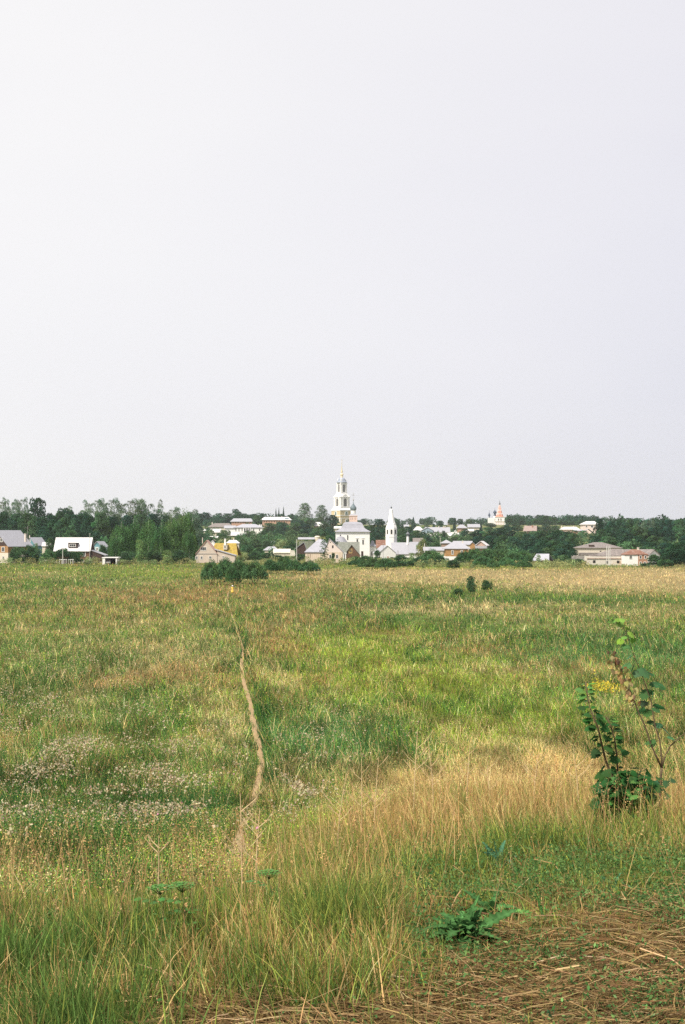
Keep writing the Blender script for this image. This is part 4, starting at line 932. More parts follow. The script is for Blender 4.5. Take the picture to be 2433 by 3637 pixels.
MB().box(b.X(1686), b.X(1732), -10*b.k, -.5*b.k, b.Z(1948), b.Z(1939)).build('porch_roof', R_LIGHT, b.E)
b = Bld('long_shed', 'long pale shed roof behind the big round bush, right of the chapel', 'shed', 1540, 360, 0)
b.wall(1508, 1575, 24, 1954, CREAM); b.gable_side(1505, 1578, 26, 1954, 1944, R_LIGHT, CREAM)
b = Bld('old_barn', 'weathered brown barn roof under a leafy tree, above the chapel', 'barn', 1484, 500, 0)
b.wall(1470, 1500, 30, 1925, DARKW); b.gable_side(1468, 1502, 30, 1925, 1912, R_SLATE, DARKW)

# --- red tented church on the right
RED_T = mat('red_tent_tiles', (0.62, 0.22, 0.15), 0.12, .5, .8); BDOME = mat('blue_black_dome', (.05, .07, .11), .2, .5, .4)
b = Bld('tented_church', 'ridge church with a red and white striped tent spire and two dark blue domes', 'church', 1777, 1100, 0)
k = b.k
MB().sq([(19*k, 19*k, -4), (19*k, 19*k, b.Z(1852)), (18*k, 18*k, b.Z(1852)), (18*k, 18*k, b.Z(1836))], 0, 19*k).build('wall', WHITE, b.E)
MB().sq([(20*k, 20*k, b.Z(1853)), (20*k, 20*k, b.Z(1851))], 0, 19*k).build('cornice', CREAM, b.E); MB().sq([(19*k, 19*k, b.Z(1837)), (19*k, 19*k, b.Z(1835))], 0, 19*k).build('cornice', CREAM, b.E)
tt = MB().loft([(14*k, 14*k, b.Z(1835)), (12*k, 12*k, b.Z(1831)), (2.6*k, 2.6*k, b.Z(1793))], 8, 0, 19*k, r8).build('tent_roof', RED_T, b.E)
for j in range(8):
    a = r8+j*math.pi/4; MB().tube([(12.2*k*math.cos(a), 19*k+12.2*k*math.sin(a), b.Z(1831)), (2.7*k*math.cos(a), 19*k+2.7*k*math.sin(a), b.Z(1793))], .22, 4).build('rib', WHITE, tt)
for dz, hw_ in ((1828, 9.5), (1816, 6.5)):
    for j in (-1, 0, 1):
        a = j*math.pi/4; rr = hw_*k*1.02; MB().loft([(1.3*k, .8*k, b.Z(dz)), (1.3*k, .8*k, b.Z(dz-5)), (.2*k, .2*k, b.Z(dz-7))], 6, rr*math.sin(a), 19*k-rr*math.cos(a)).build('dormer', WHITE, tt)
MB().loft([(2.5*k, 2.5*k, b.Z(1794)), (2.5*k, 2.5*k, b.Z(1789)), (3*k, 3*k, b.Z(1787.5)), (1*k, 1*k, b.Z(1784)), (.3*k, .3*k, b.Z(1776))], 8, 0, 19*k).build('cupola', MATS['grey_copper'], b.E)
for q in (1770, 1779): b.window(q, 1845, 3, 8, arch=True, fw=1, gm=mat('brown_opening', (.14, .10, .09), .2, 1, .9))
for r_ in (1857, 1862):
    for q in range(1764, 1794, 6): b.opening(q, r_, 2, 2.5, m=RED_T)
b.wall(1736, 1757.5, 30, 1839, WHITE, y0=6, name='nave_wall')
for q, zt, rr in ((1760.5, 1824, 6.5), (1740.5, 1834, 4.0)):
    y_ = 26*k
    MB().loft([(rr*.75*k, rr*.75*k, b.Z(zt+22)), (rr*.75*k, rr*.75*k, b.Z(zt+8))], 10, b.X(q), y_).build('drum', WHITE, b.E)
    MB().loft([(rr*.8*k, rr*.8*k, b.Z(zt+8)), (rr*.55*k, rr*.55*k, b.Z(zt+4)), (rr*.45*k, rr*.45*k, b.Z(zt)), (rr*.9*k, rr*.9*k, b.Z(zt-2)), (rr*k, rr*k, b.Z(zt-5)), (rr*.8*k, rr*.8*k, b.Z(zt-8)), (rr*.3*k, rr*.3*k, b.Z(zt-11)), (.35*k, .35*k, b.Z(zt-15)), (.3*k, .3*k, b.Z(zt-22))], 12, b.X(q), y_).build('onion_dome', BDOME, b.E)

b = Bld('log_house', 'brown-roofed old log house among trees right of the red-tented church', 'house', 1880, 760, -14)
b.wall(1862, 1903, 34, 1885, LOG); b.gable_side(1860, 1905, 36, 1884, 1868, mat('grey_brown_roof', (.30, .23, .21), .2, 1.3, .9), LOG, skew=2); b.chimney(1889, 1866, 1874, 3.5, 12, REDBR); b.opening(1870, 1888, 3, 4, m=FRAME)
b = Bld('long_house', 'long pink-walled house with white roof on the ridge, left of the red brick porch house', 'house', 2022, 815, 0)
b.wall(1998, 2054, 30, 1882, PINKP); b.hip(1994, 2058, 30, 1881, 1871, R_WHITE, 2004, 2048); b.chimney(1997, 1868, 1876, 3, 15); b.chimney(2040, 1868, 1875, 3, 15)
b = Bld('villa', 'pinkish two-storey villa with white hip roof at the left edge of the large right-hand trees', 'house', 2096, 800, 0)
b.wall(2070, 2122, 50, 1863, mat('pale_pink_plaster', (.76, .62, .55), .05, 1, .9)); b.hip(2069, 2124, 52, 1863, 1851, R_WHITE, 2086, 2116)
b.window(2083, 1870, 5, 5, bars=1); b.window(2103, 1870, 8, 7, bars=2)
b = Bld('brick_house', 'red brick annex with white corner pillar and grey porch roof below the pink villa', 'house', 2075, 785, 0)
b.wall(2041, 2070, 25, 1885, REDBR); b.gable_side(2039, 2071, 25, 1885, 1881, R_LIGHT, REDBR); MB().box(b.X(2053), b.X(2056.5), -.3, .3, -1, b.Z(1885)).build('pillar', WHITE, b.E)
b.gable_front(2060, 2108, 30, 1893, 1879, R_LIGHT, None, y0=-6, xa=2090, ov=2); b.wall(2064, 2066, 2, 1893, WHITE, y0=-5, name='porch_post'); b.wall(2084, 2086, 2, 1893, WHITE, y0=-5, name='porch_post')

b = Bld('shed', 'light grey steep-roofed shed among small trees at the edge of the tan strip', 'shed', 1925, 290, -24)
b.wall(1898, 1948, 60, 1990, DARKW); b.gable_side(1892, 1950, 50, 1989, 1969, R_GREY, DARKW, ov=4, skew=8)

# --- white farm buildings on the right
b = Bld('barn', 'cream barn with a broad weathered hip roof, rear left of the right-hand farm', 'barn', 2132, 306, 0)
b.wall(2056, 2205, 90, 1947, CREAM); b.hip(2055, 2208, 92, 1947, 1926, R_SLATE, 2118, 2146, ov=4)
MB().box(b.X(2093), b.X(2112), 4*b.k, 26*b.k, b.Z(1944), b.Z(1935)).build('dormer', DARKW, b.roof); b.opening(2133, 1958, 5.5, 4)
MB().prism([(b.X(2055), b.Z(1972)), (b.X(2160), b.Z(1972)), (b.X(2150), b.Z(1963)), (b.X(2055), b.Z(1963))], -8*b.k, -.02).build('lean_to_roof', R_SLATE, b.E)
b = Bld('ruined_wall', 'grey rubble stone wall at the left end of the farm, below the barn', 'wall', 2058, 272, 0)
xs = np.linspace(2031, 2087, 15); tops = [1973 + 1.5*math.sin(i*1.9)+(2 if i % 4 == 1 else 0) for i in range(15)]
MB().prism([(b.X(2031), -1.5), (b.X(2087), -1.5)] + [(b.X(x_), b.Z(t_)) for x_, t_ in reversed(list(zip(xs, tops)))], 0, 8*b.k).build('stonework', STONE, b.E)
b = Bld('farm_building', 'long low whitewashed farm building with brown stains and three dark openings', 'building', 2150, 262, 0)
b.wall(2086, 2216, 60, 1976, WHITE_OLD)
MB().box(b.X(2084), b.X(2216), -2.5*b.k, 0-.003, b.Z(1984.5), b.Z(1982.5)).build('ledge', mat('rusty_gutter', (.36, .25, .2), .3, 2, .9), b.E)
b.hip(2120, 2222, 70, 1975.5, 1950, R_SLATE, 2178, 2221, y0=3, ov=2)
b.wall(2100, 2130, 50, 1970, R_SLATE, y0=8, name='lean_to_roof', bottom=1976)
for q, z_ in ((2110.5, 1995), (2156.5, 1997), (2195.5, 1996)): b.opening(q, z_, 9.5, 10)
MB().tube([(b.X(2217), -.15, -.5), (b.X(2217), -.15, b.Z(1952))], .07).build('drainpipe', GREYPOST, b.E)
b = Bld('farmhouse', 'white farmhouse with a rusty tiled hip roof and an orange brick right half', 'house', 2259, 259, 0)
b.wall(2218.5, 2266, 60, 1971, WHITE, name='white_wall'); b.wall(2266.1, 2300, 60, 1971, REDBR, y0=-.6, name='brick_wall')
b.hip(2219, 2300, 60, 1971, 1951, R_RUST, 2250, 2272, ov=2.5)
b.window(2240, 1979, 8, 11, bars=1, fw=1); b.window(2275, 1979, 5, 10, y0=-.6, bars=0); b.window(2292, 1979, 5, 10, y0=-.6, bars=0); b.window(2275, 2001, 6, 9, y0=-.6, bars=0); b.window(2290, 2001, 6, 9, y0=-.6, bars=0)
b.chimney(2272, 1946, 1957, 6, 28); 
b = Bld('farm_annex', 'white gabled annex with slate roof at the right end of the farm, behind the shrub', 'house', 2322, 264, 34)
b.wall(2298, 2352, 80, 1971, WHITE); b.gable_front(2298, 2352, 90, 1971, 1954, R_SLATE, WHITE, ov=2.5); b.opening(2330, 1972, 4, 8)
b = Bld('rear_roof', 'dark slate-roofed farm wing seen above the rusty roof, between the two farm gables', 'house', 2265, 285, 0)
b.wall(2222, 2318, 30, 1964, CREAM); b.gable_side(2220, 2320, 34, 1964, 1953, R_SLATE, CREAM)
def pipe(px, y0, y1, label):
    D = 258*K; x = wx(px, D); z = tz(x, D)
    o = MB().tube([(0, 0, 0), (0, 0, wz(y0, D)-z)], .10, 8).loft([(.16, .16, wz(y0, D)-z), (.16, .16, wz(y0, D)-z+.12)], 8).build('pipe', PALEPOST)
    o.location = (x, D-1.0, z); return tag(o, label, 'pipe', 'white pipes in front of the farm')
pipe(2153, 1941, 2006, 'leftmost of the three white pipes standing before the farm roofs'); pipe(2159, 1944, 2006, 'middle one of the three white pipes standing before the farm roofs'); pipe(2164.5, 1941, 2006, 'rightmost of the three white pipes standing before the farm roofs')

# --- poles and fences
def pole(name, label, px, D, top, m=None, bar=None, r=.11, cat='pole'):
    D = D*K; x = wx(px, D); z = tz(x, D); h = wz(top, D)-z
    E = empty(name, (x, D, z), 0, label, cat, 'utility poles')
    MB().tube([(0, 0, -.5), (0, 0, h)], [r, r*.7], 8).build('shaft', m or GREYPOST, E)
    for bz, bw in (bar or []): MB().box(-bw*D/F, bw*D/F, -.06, .06, wz(bz, D)-z-.06, wz(bz, D)-z+.06).build('crossarm', m or GREYPOST, E)
    return E
pole('utility_pole', 'grey pole with a small lamp head beside the white-roofed house', 319, 276, 1894, bar=[(1896, 3.5)])
pole('utility_pole', 'thin pale pole in the hedge before the white-roofed house', 223, 274, 1931, PALEPOST)
pole('utility_pole', 'grey pole behind the long low shed left of the beige house', 1054, 300, 1916, PALEPOST)
pole('utility_pole', 'dark pole leaning wires over the white church porch', 1361, 290, 1930, r=.08)
pole('utility_pole', 'grey pole standing in the grass in front of the white refectory', 1413.5, 276, 1955, r=.12)
pole('utility_pole', 'pale pole between the chapel roof and the round bush', 1508, 330, 1930, PALEPOST, r=.16)
pole('utility_pole', 'pale short pole left of the small pyramid-roofed house', 1564, 400, 1914, PALEPOST)
pole('utility_pole', 'dark pole with crossarm in front of the white gabled farm annex', 2307, 254, 1968, bar=[(1976, 6)], r=.14)
b = Bld('fence', 'low fence with white rails and dark boards under the hedge on the left', 'fence', 235, 276, 0)
for q in range(211, 261, 8): MB().box(b.X(q)-.06, b.X(q)+.06, 0, .12, -.3, b.Z(1986)).build('post', WHITE, b.E)
MB().box(b.X(211), b.X(238), -.05, -.002, b.Z(1988), b.Z(1986.5)).box(b.X(246), b.X(262), -.05, -.002, b.Z(1988), b.Z(1986.5)).build('rail', WHITE, b.E)
MB().box(b.X(211), b.X(262), .125, .17, -.3, b.Z(1990)).build('board_panel', DARKW, b.E)

# ------------------------------------------------------------------ trees and shrubs
BARK = mat('bark', (0.10, 0.075, 0.055), 0.3, 3, 0.95)
BIRCHB = mat('birch_bark', (0.55, 0.53, 0.49), 0.15, 3, 0.9, stain=(0.06, 0.05, 0.05), stain_amt=0.8)
M_LEAF = leaf_mat('leaves', 0.30, 0.16)
def crown_mesh(name, clumps, nleaf, ls, base, seed, up=0.4, dark=0.35, vert=False, asp=0.7):
    """clumps: (x,y,z,rx,ry,rz,weight); leaves spread through the outer half of every clump"""
    r = np.random.default_rng(seed); Ps = []; Cs = []; Ns = []
    tot = sum(c[6] for c in clumps)
    for c in clumps:
        n = max(8, int(nleaf*c[6]/tot)); d = r.normal(size=(n, 3)); d /= np.linalg.norm(d, axis=1, keepdims=True)
        d[:, 2] = np.where(d[:, 2] < -0.35, -d[:, 2]*0.8, d[:, 2])
        rad = r.uniform(0.5, 1.0, n)**0.6*(1+0.25*(r.random(n)-0.3)*(r.random(n) < 0.3))
        P = np.array(c[:3]) + d*rad[:, None]*np.array(c[3:6])
        Ps.append(P); Ns.append(d); v = 1+r.normal(0, 0.26)
        col = np.array(base)*v*np.array((1+r.normal(0, .10), 1, 1+r.normal(0, .08)))
        Cs.append(np.clip(col*(1+r.normal(0, 0.28, (n, 1))), 0.008, 0.5))
    P = np.concatenate(Ps); C = np.concatenate(Cs); Nn = np.concatenate(Ns); n = len(P)
    k = P[:, 2] > 0.005; P = P[k]; C = C[k]; Nn = Nn[k]; n = len(P)
    nrm = Nn*0.7 + r.normal(size=(n, 3))*0.75; nrm[:, 2] += up; nrm /= np.linalg.norm(nrm, axis=1, keepdims=True)
    a = r.normal(size=(n, 3)); 
    if vert: a = a*0.35 + np.array((0, 0, 1.0))
    a -= (a*nrm).sum(1, keepdims=True)*nrm; a /= np.linalg.norm(a, axis=1, keepdims=True); b = np.cross(nrm, a)
    s = (ls*r.uniform(0.6, 1.35, n))[:, None]*0.5
    V = np.stack([P-a*s, P-b*s*asp, P+a*s, P+b*s*asp], 1).reshape(-1, 3); i = np.arange(n)*4
    me = np_mesh(name, V, [np.stack([i, i+1, i+2, i+3], 1)], np.repeat(C, 4, 0)); me.materials.append(M_LEAF); return me

def trunk_mesh(name, m, seed, top=0.8, r0=0.022, limbs=6, fork=None, lr=0.32):
    r = random.Random(seed); mb = MB()
    stems = fork or [(0, 0)]
    for sx, sy in stems:
        pts = [(sx*0.15, sy*0.15, -0.03), (sx*0.45+r.uniform(-.01, .01), sy*0.45, top*0.3), (sx*.8+r.uniform(-.02, .02), sy*.8+r.uniform(-.02, .02), top*.65), (sx+r.uniform(-.02, .02), sy, top)]
        mb.tube(pts, [r0, r0*.75, r0*.5, r0*.18], 7)
        for k in range(limbs):
            t = r.uniform(0.3, 0.85); a = r.uniform(0, 6.28); j = min(2, int(t*3)); f_ = t*3-j
            p = Vector(pts[j]).lerp(Vector(pts[j+1]), f_); L = lr*(1.05-t)*r.uniform(.7, 1.2)
            q = p + Vector((math.cos(a)*L, math.sin(a)*L, L*r.uniform(.35, .9)))
            mb.tube([p, p.lerp(q, .5)+Vector((0, 0, L*.06)), q], [r0*.42*(1.1-t), r0*.28*(1.1-t), r0*.08], 5)
    me = bpy.data.meshes.new(name); me.from_pydata(mb.v, [], mb.f); me.update(); me.shade_smooth(); me.materials.append(m); return me

def cl_broad(seed, n=26, z0=0.16, wide=0.5, topw=0.6):
    r = random.Random(seed); out = []
    for k in range(n):
        z = z0 + (1-z0)*((k+0.5)/n); t = (z-z0)/(1-z0)
        R = wide*math.sin(math.pi*min(1, max(0.08, t*0.86+0.12)))**topw
        a = k*2.4+r.uniform(-.4, .4); q = R*r.uniform(0.35, 0.80)
        s = r.uniform(.15, .24)*(1.15-0.45*t)
        out.append((q*math.cos(a), q*math.sin(a), min(z, 1-s*0.6)-0.02, s, s, s*.62, s*s))
    for k in range(3): out.append((r.uniform(-.08, .08), r.uniform(-.08, .08), .3+.2*k, .24, .24, .18, .06))
    return out
def cl_tall(seed, lobes=3, loose=1.0):
    r = random.Random(seed); out = []
    for l in range(lobes):
        ax = (l-(lobes-1)/2)*0.34 + r.uniform(-.05, .05); ay = r.uniform(-.15, .15); top = r.uniform(.84, .97)
        for k in range(16):
            t = k/15; z = 0.12 + (top-0.15)*t; w = .20*(1.15-0.5*t)*r.uniform(.7, 1.25)
            out.append((ax*(0.6+0.5*t)+r.uniform(-.12, .12), ay+r.uniform(-.12, .12), z+r.uniform(-.02, .02), w, w, .10*r.uniform(.7, 1.2)*(1.1-.4*t), w*(0.5 if t > .75 else .8)))
    return out
def cl_bush(seed, n=16, h=1.0):
    r = random.Random(seed); out = []
    for k in range(n):
        a = k*2.4; q = 0.33*math.sqrt((k+.5)/n); z = r.uniform(.18, .52)+.28*(1-(q/.33)**2)
        s = r.uniform(.14, .22); out.append((q*math.cos(a)*1.1, q*math.sin(a)*1.1, z*h, s, s, min(s*1.5, z*h), s*s))
    for k in range(10):
        a = k*.63*1.01; out.append((.36*math.cos(a), .36*math.sin(a), .17, .14, .14, .17, .018))
    return out
def cl_willow(seed):
    r = random.Random(seed); out = []
    for k in range(20):
        a = k*2.4; q = 0.34*math.sqrt((k+.5)/20); top = .98-.30*(q/.34)**2-r.uniform(0, .12)
        w = r.uniform(.09, .14)
        out.append((q*math.cos(a), q*math.sin(a), top*.56, w*1.1, w*1.1, top*.44, w))
    for k in range(11):
        a = k*.571; out.append((.38*math.cos(a), .38*math.sin(a), .26, .12, .12, .25, .10))
    return out
def spruce_mesh(name, seed, n=5200, R=.5, base=(0.055, 0.105, 0.08), ls=.05, dens=1.0):
    r = np.random.default_rng(seed); t = 1-np.sqrt(r.random(n)*0.98); lay = 15
    tt = (np.floor(t*lay)+r.random(n)**1.7)/lay; rad = R*(1-tt)**0.9*(0.42+0.58*(1-(t*lay % 1)))*r.uniform(.45, 1.05, n)
    a = r.uniform(0, 6.28, n); br = 7; a = a + 0.35*np.sin(a*br+np.floor(t*lay)*2.1)
    z = 0.05+0.95*t - rad*0.16
    P = np.stack([rad*np.cos(a), rad*np.sin(a), z], 1); C = np.array(base)*np.clip(1+r.normal(0, .35, (n, 1)), .3, 2)
    nrm = np.stack([np.cos(a)*.5, np.sin(a)*.5, np.ones(n)], 1)+r.normal(size=(n, 3))*.45; nrm /= np.linalg.norm(nrm, axis=1, keepdims=True)
    d = np.stack([np.cos(a), np.sin(a), -.35*np.ones(n)], 1); d -= (d*nrm).sum(1, keepdims=True)*nrm; d /= np.linalg.norm(d, axis=1, keepdims=True); b = np.cross(nrm, d)
    s = (ls*r.uniform(.7, 1.4, n))[:, None]
    V = np.stack([P-d*s*.6, P-b*s*.32, P+d*s*.6, P+b*s*.32], 1).reshape(-1, 3); i = np.arange(n)*4
    me = np_mesh(name, V, [np.stack([i, i+1, i+2, i+3], 1)], np.repeat(C, 4, 0)); me.materials.append(M_LEAF); return me

PROTO = {}
G_MID = (0.066, 0.135, 0.060); G_DARK = (0.034, 0.084, 0.050); G_PALE = (0.125, 0.195, 0.115); G_LIME = (0.19, 0.31, 0.11); G_WIL = (0.080, 0.170, 0.070); G_BIR = (0.078, 0.155, 0.056); G_OLIVE = (0.25, 0.31, 0.13)
def proto(kind, var):
    key = (kind, var)
    if key in PROTO: return PROTO[key]
    s = var*13+sum(ord(c) for c in kind)
    if kind == 'broad': p = (crown_mesh('broad_crown', cl_broad(s), 7500, .040, G_MID, s), trunk_mesh('broad_trunk', BARK, s))
    elif kind == 'dark': p = (crown_mesh('dark_crown', cl_broad(s, 28, .10, .52, .5), 8000, .038, G_DARK, s), trunk_mesh('dark_trunk', BARK, s))
    elif kind == 'aspen': p = (crown_mesh('aspen_crown', cl_tall(s, 3), 15000, .024, G_PALE, s), trunk_mesh('aspen_trunk', BIRCHB, s, .9, .014, 8, [(-.2, .05), (.02, -.08), (.22, .03)], .2))
    elif kind == 'pale': p = (crown_mesh('pale_crown', cl_broad(s, 30, .14, .5, .6), 6500, .034, G_PALE, s), trunk_mesh('pale_trunk', BARK, s))
    elif kind == 'birch': p = (crown_mesh('birch_crown', cl_willow(s), 10000, .034, G_BIR, s, .1, vert=True, asp=.5), trunk_mesh('birch_trunk', BIRCHB, s, .9, .014, 7, None, .2))
    elif kind == 'young': p = (crown_mesh('young_crown', cl_broad(s, 20, .06, .40, .45), 2600, .045, G_LIME, s), trunk_mesh('young_trunk', BARK, s, .9, .012, 8, None, .22))
    elif kind == 'poplar':
        r = random.Random(s); cl = []
        for k in range(26):
            t = k/25; w = .5*(math.sin(math.pi*(t*.88+.1))**.6)*.62; a = k*2.4; cl.append((w*.75*math.cos(a), w*.75*math.sin(a), .07+.88*t, .17, .17, .055, .02))
        p = (crown_mesh('poplar_crown', cl, 2300, .034, G_MID, s), trunk_mesh('poplar_trunk', BARK, s, .95, .010, 12, None, .16))
    elif kind == 'bush': p = (crown_mesh('bush_foliage', cl_bush(s), 6000, .05, G_MID, s), trunk_mesh('bush_stems', BARK, s, .6, .014, 3, [(-.2, .1), (.2, .05), (0, -.2)]))
    elif kind == 'willow': p = (crown_mesh('willow_foliage', cl_willow(s), 9000, .048, G_WIL, s, .1, vert=True, asp=.45), trunk_mesh('willow_stems', BARK, s, .7, .012, 3, [(-.25, .1), (.25, .05), (0, -.25), (.05, .25)]))
    elif kind == 'olive': p = (crown_mesh('olive_foliage', cl_bush(s), 5000, .05, G_OLIVE, s), trunk_mesh('olive_stems', BARK, s, .6, .014, 3, [(-.2, .1), (.2, .05), (0, -.2)]))
    elif kind == 'spruce': p = (spruce_mesh('spruce_crown', s), trunk_mesh('spruce_trunk', BARK, s, .95, .014, 0))
    elif kind == 'fir': p = (spruce_mesh('fir_crown', s, 5200, .5, (.06, .12, .085), .055), trunk_mesh('fir_trunk', BARK, s, .95, .014, 0))
    elif kind == 'bare': p = (crown_mesh('bare_crown', cl_broad(s, 18, .2, .5, .6), 1100, .03, (.40, .28, .24), s), trunk_mesh('bare_trunk', BARK, s, .8, .016, 14))
    PROTO[key] = p; return p
NAMES = {'broad': ('broadleaf_tree', 'tree'), 'dark': ('broadleaf_tree', 'tree'), 'aspen': ('aspen_tree', 'tree'), 'pale': ('broadleaf_tree', 'tree'), 'birch': ('birch_tree', 'tree'), 'young': ('young_tree', 'tree'),
         'poplar': ('poplar_tree', 'tree'), 'bush': ('shrub', 'shrub'), 'willow': ('willow_shrub', 'shrub'), 'olive': ('shrub', 'shrub'), 'spruce': ('spruce_tree', 'conifer'), 'fir': ('conifer_tree', 'conifer'), 'bare': ('bare_tree', 'tree')}
TREE_AT = []
def tree(kind, px, top, wpx, D, label, group=None, var=None, bpy_=None):
    D = D*K; x = wx(px, D); z = tz(x, D); h = wz(top, D)-z; w = wpx*D/F
    v = rnd.randrange(3) if var is None else var
    cm, tm = proto(kind, v); nm, cat = NAMES[kind]
    E = empty(nm, (x, D, z), rnd.uniform(-0.5, 0.5), label, cat, group, (w, w*rnd.uniform(.85, 1.05), h))
    c = link('foliage' if cat == 'shrub' else 'crown', cm, E); t = link('stems' if cat == 'shrub' else 'trunk', tm, E)
    return E
LAND = [(-200, 'the far left edge'), (20, 'the gabled log house'), (106, 'the small teal house'), (190, 'the white-roofed house'), (258, 'the dormer'), (345, 'the blue-green gable'), (400, 'the open garage'), (480, 'the left birches'), (560, 'the middle birches'), (640, 'the right birches'), (705, 'the pale brick gable'),
 (762, 'the white gabled attic'), (800, 'the yellow roof'), (850, 'the orange annex wall'), (885, 'the big white hillside house'), (935, 'the hillside house corner'), (978, 'the three pointed spruces'), (1035, 'the right rose brick building'), (1082, 'the round grey-green tree'), (1131, 'the red-walled cottage'), (1170, 'the tall bell tower'), (1210, 'the cubic church'),
 (1385, 'the slim octagonal tower'), (1430, 'the refectory roof'), (1455, 'the chapel drum'), (1485, 'the chapel roof'), (1520, 'the blue-grey gable'),
 (1690, 'the small pointed spruce'), (1735, 'the smaller blue dome'), (1777, 'the red tent spire'), (1812, 'the red-tented church'), (1850, 'the brown-roofed house'), (1880, 'the brown-roofed log house'), (1925, 'the steep grey shed'), (1965, 'the steep shed end'), (2010, 'the long pink-walled house'), (2045, 'the tan hillside patch'), (2095, 'the pink villa'),
 (2135, 'the cream barn roof'), (2175, 'the cream barn end'), (2218, 'the drainpipe of the farm'), (2265, 'the farmhouse'), (2310, 'the white gabled annex'), (2355, 'the farm end'), (2400, 'the right-edge tree pair'), (2470, 'the far right edge')]
USED = set()
def wood_label(kindword, wood, px, top, tops):
    s_ = sorted(tops); i = s_.index(top)/max(1, len(s_)-1)
    row = 'upper' if i < .3 else 'middle' if i < .67 else 'lower'
    for ph in sorted(LAND, key=lambda q: abs(q[0]-px))[:3]:
        t = f'{row} {kindword} of {wood}, near {ph[1]}'
        if t not in USED and abs(ph[0]-px) < 75: break
    USED.add(t); return t

# the wood behind the left-hand houses
LW = 'dense wood behind the left-hand houses'
lab = 'dark leafy tree merging into the dense wood behind the left-hand houses'
ROWS = [(-40,1850,90,440),(10,1822,80,430),(52,1834,85,425),(100,1818,90,420),(145,1832,90,430),(190,1826,85,425),(232,1834,90,420),(275,1822,90,430),(318,1828,90,425),(360,1816,90,420),(400,1830,95,430),(-60,1800,90,480),(215,1812,80,470),(245,1808,70,480),(15,1812,80,470),(60,1818,80,465),(300,1815,80,470),(455,1825,90,470),(500,1822,90,475),(545,1820,90,470),(590,1825,85,470),(640,1826,80,480),(678,1830,80,490),(190,1833,60,480),(-10,1875,70,400),(70,1880,80,395),(160,1878,85,395),(250,1880,85,395),(340,1882,85,395)]
for i, (px, top, w, D) in enumerate(ROWS): tree('dark' if i % 3 else 'broad', px, top, w, D, wood_label('dark tree', 'the left wood', px, top, [q[1] for q in ROWS]), LW)
tree('aspen', 4, 1766, 80, 490, 'thin pale treetop at the very left edge above the dense wood')
tree('aspen', 42, 1755, 62, 500, 'tall narrow pale aspen, second treetop from the left edge')
tree('aspen', 76, 1758, 62, 495, 'tall pale aspen with see-through top immediately left of the big dark maple')
tree('dark', 133, 1763, 104, 470, 'big dark round-topped maple rising above the wood on the left', None, 1)
tree('dark', 178, 1818, 40, 475, 'small dark shoulder tree at the right foot of the big maple')
tree('dark', 232, 1800, 100, 520, 'dark bluish tree dome in the dip between the big maple and the tall aspens')
tree('aspen', 286, 1788, 86, 500, 'pale thin-topped tree left of the tallest aspens')
tree('aspen', 340, 1762, 92, 505, 'tall pale aspen, left one of the tallest pair above the white-roofed house')
tree('aspen', 390, 1760, 92, 500, 'tall pale aspen, right one of the tallest pair, above the carport')
tree('aspen', 456, 1763, 96, 500, 'tall full pale-green tree behind the left half of the birch grove')
tree('pale', 500, 1768, 84, 505, 'tall pale-green tree behind the middle of the birch grove')
tree('aspen', 541, 1769, 76, 500, 'tall pale-green tree ending the high row behind the birch grove')
tree('aspen', 606, 1796, 96, 470, 'loose-topped grey-green tree behind the right part of the birch grove')
tree('aspen', 666, 1790, 92, 420, 'loose-topped green tree above the right end of the birch grove')
# birch grove
tree('birch', 432, 1836, 104, 296, 'leafy light-green birch at the left end of the grove by the carport')
tree('birch', 474, 1826, 96, 300, 'round-topped birch, second from the left in the grove')
tree('birch', 527, 1825, 94, 292, 'broad light-green birch in the middle of the grove')
tree('birch', 572, 1838, 86, 286, 'birch with a white trunk showing at its foot, right of the grove middle')
tree('birch', 608, 1816, 92, 298, 'tall birch right of the white-trunked one in the grove')
tree('birch', 656, 1788, 100, 300, 'tallest light-green birch at the right end of the grove')
tree('birch', 672, 1862, 66, 284, 'lower birch nearest the pale brick gable')
tree('birch', 412, 1890, 60, 282, 'low leafy birch beside the open garage')
tree('young', 497, 1914, 44, 272, 'small pointed young tree standing before the birch grove, left of its middle')
tree('young', 594, 1952, 52, 268, 'small bright green young tree before the birch grove, near its right end')
tree('bush', 545, 1950, 60, 280, 'dark undergrowth shrub in the middle of the birch grove')
tree('bush', 640, 1950, 70, 280, 'dark undergrowth shrub at the right foot of the birch grove')
tree('bush', 450, 1950, 60, 281, 'dark undergrowth shrub at the left foot of the birch grove')
tree('olive', 440, 1986, 56, 270, 'low pale-leaved shrub right of the parked car')
# hedge on the left
tree('bush', 62, 1931, 66, 277, 'tall dark shrub in front of the leftmost log house')
tree('bush', 112, 1934, 62, 279, 'dark shrub below the small teal house')
tree('willow', 172, 1946, 62, 279, 'dark hedge shrub under the left end of the white roof')
tree('bush', 222, 1944, 66, 278, 'dark hedge shrub under the middle of the white roof')
tree('bush', 268, 1950, 58, 278, 'dark hedge shrub immediately left of the wooden house window')
tree('young', 128, 1927, 30, 284, 'thin young tree before the small teal house')
tree('olive', 310, 1989, 32, 271, 'round yellowish shrub at the foot of the wooden house')
tree('bush', 368, 1932, 40, 300, 'leafy shrub between the blue-green gable and the birch grove')
tree('broad', 178, 1908, 44, 330, 'leafy tree rising left of the very white roof')
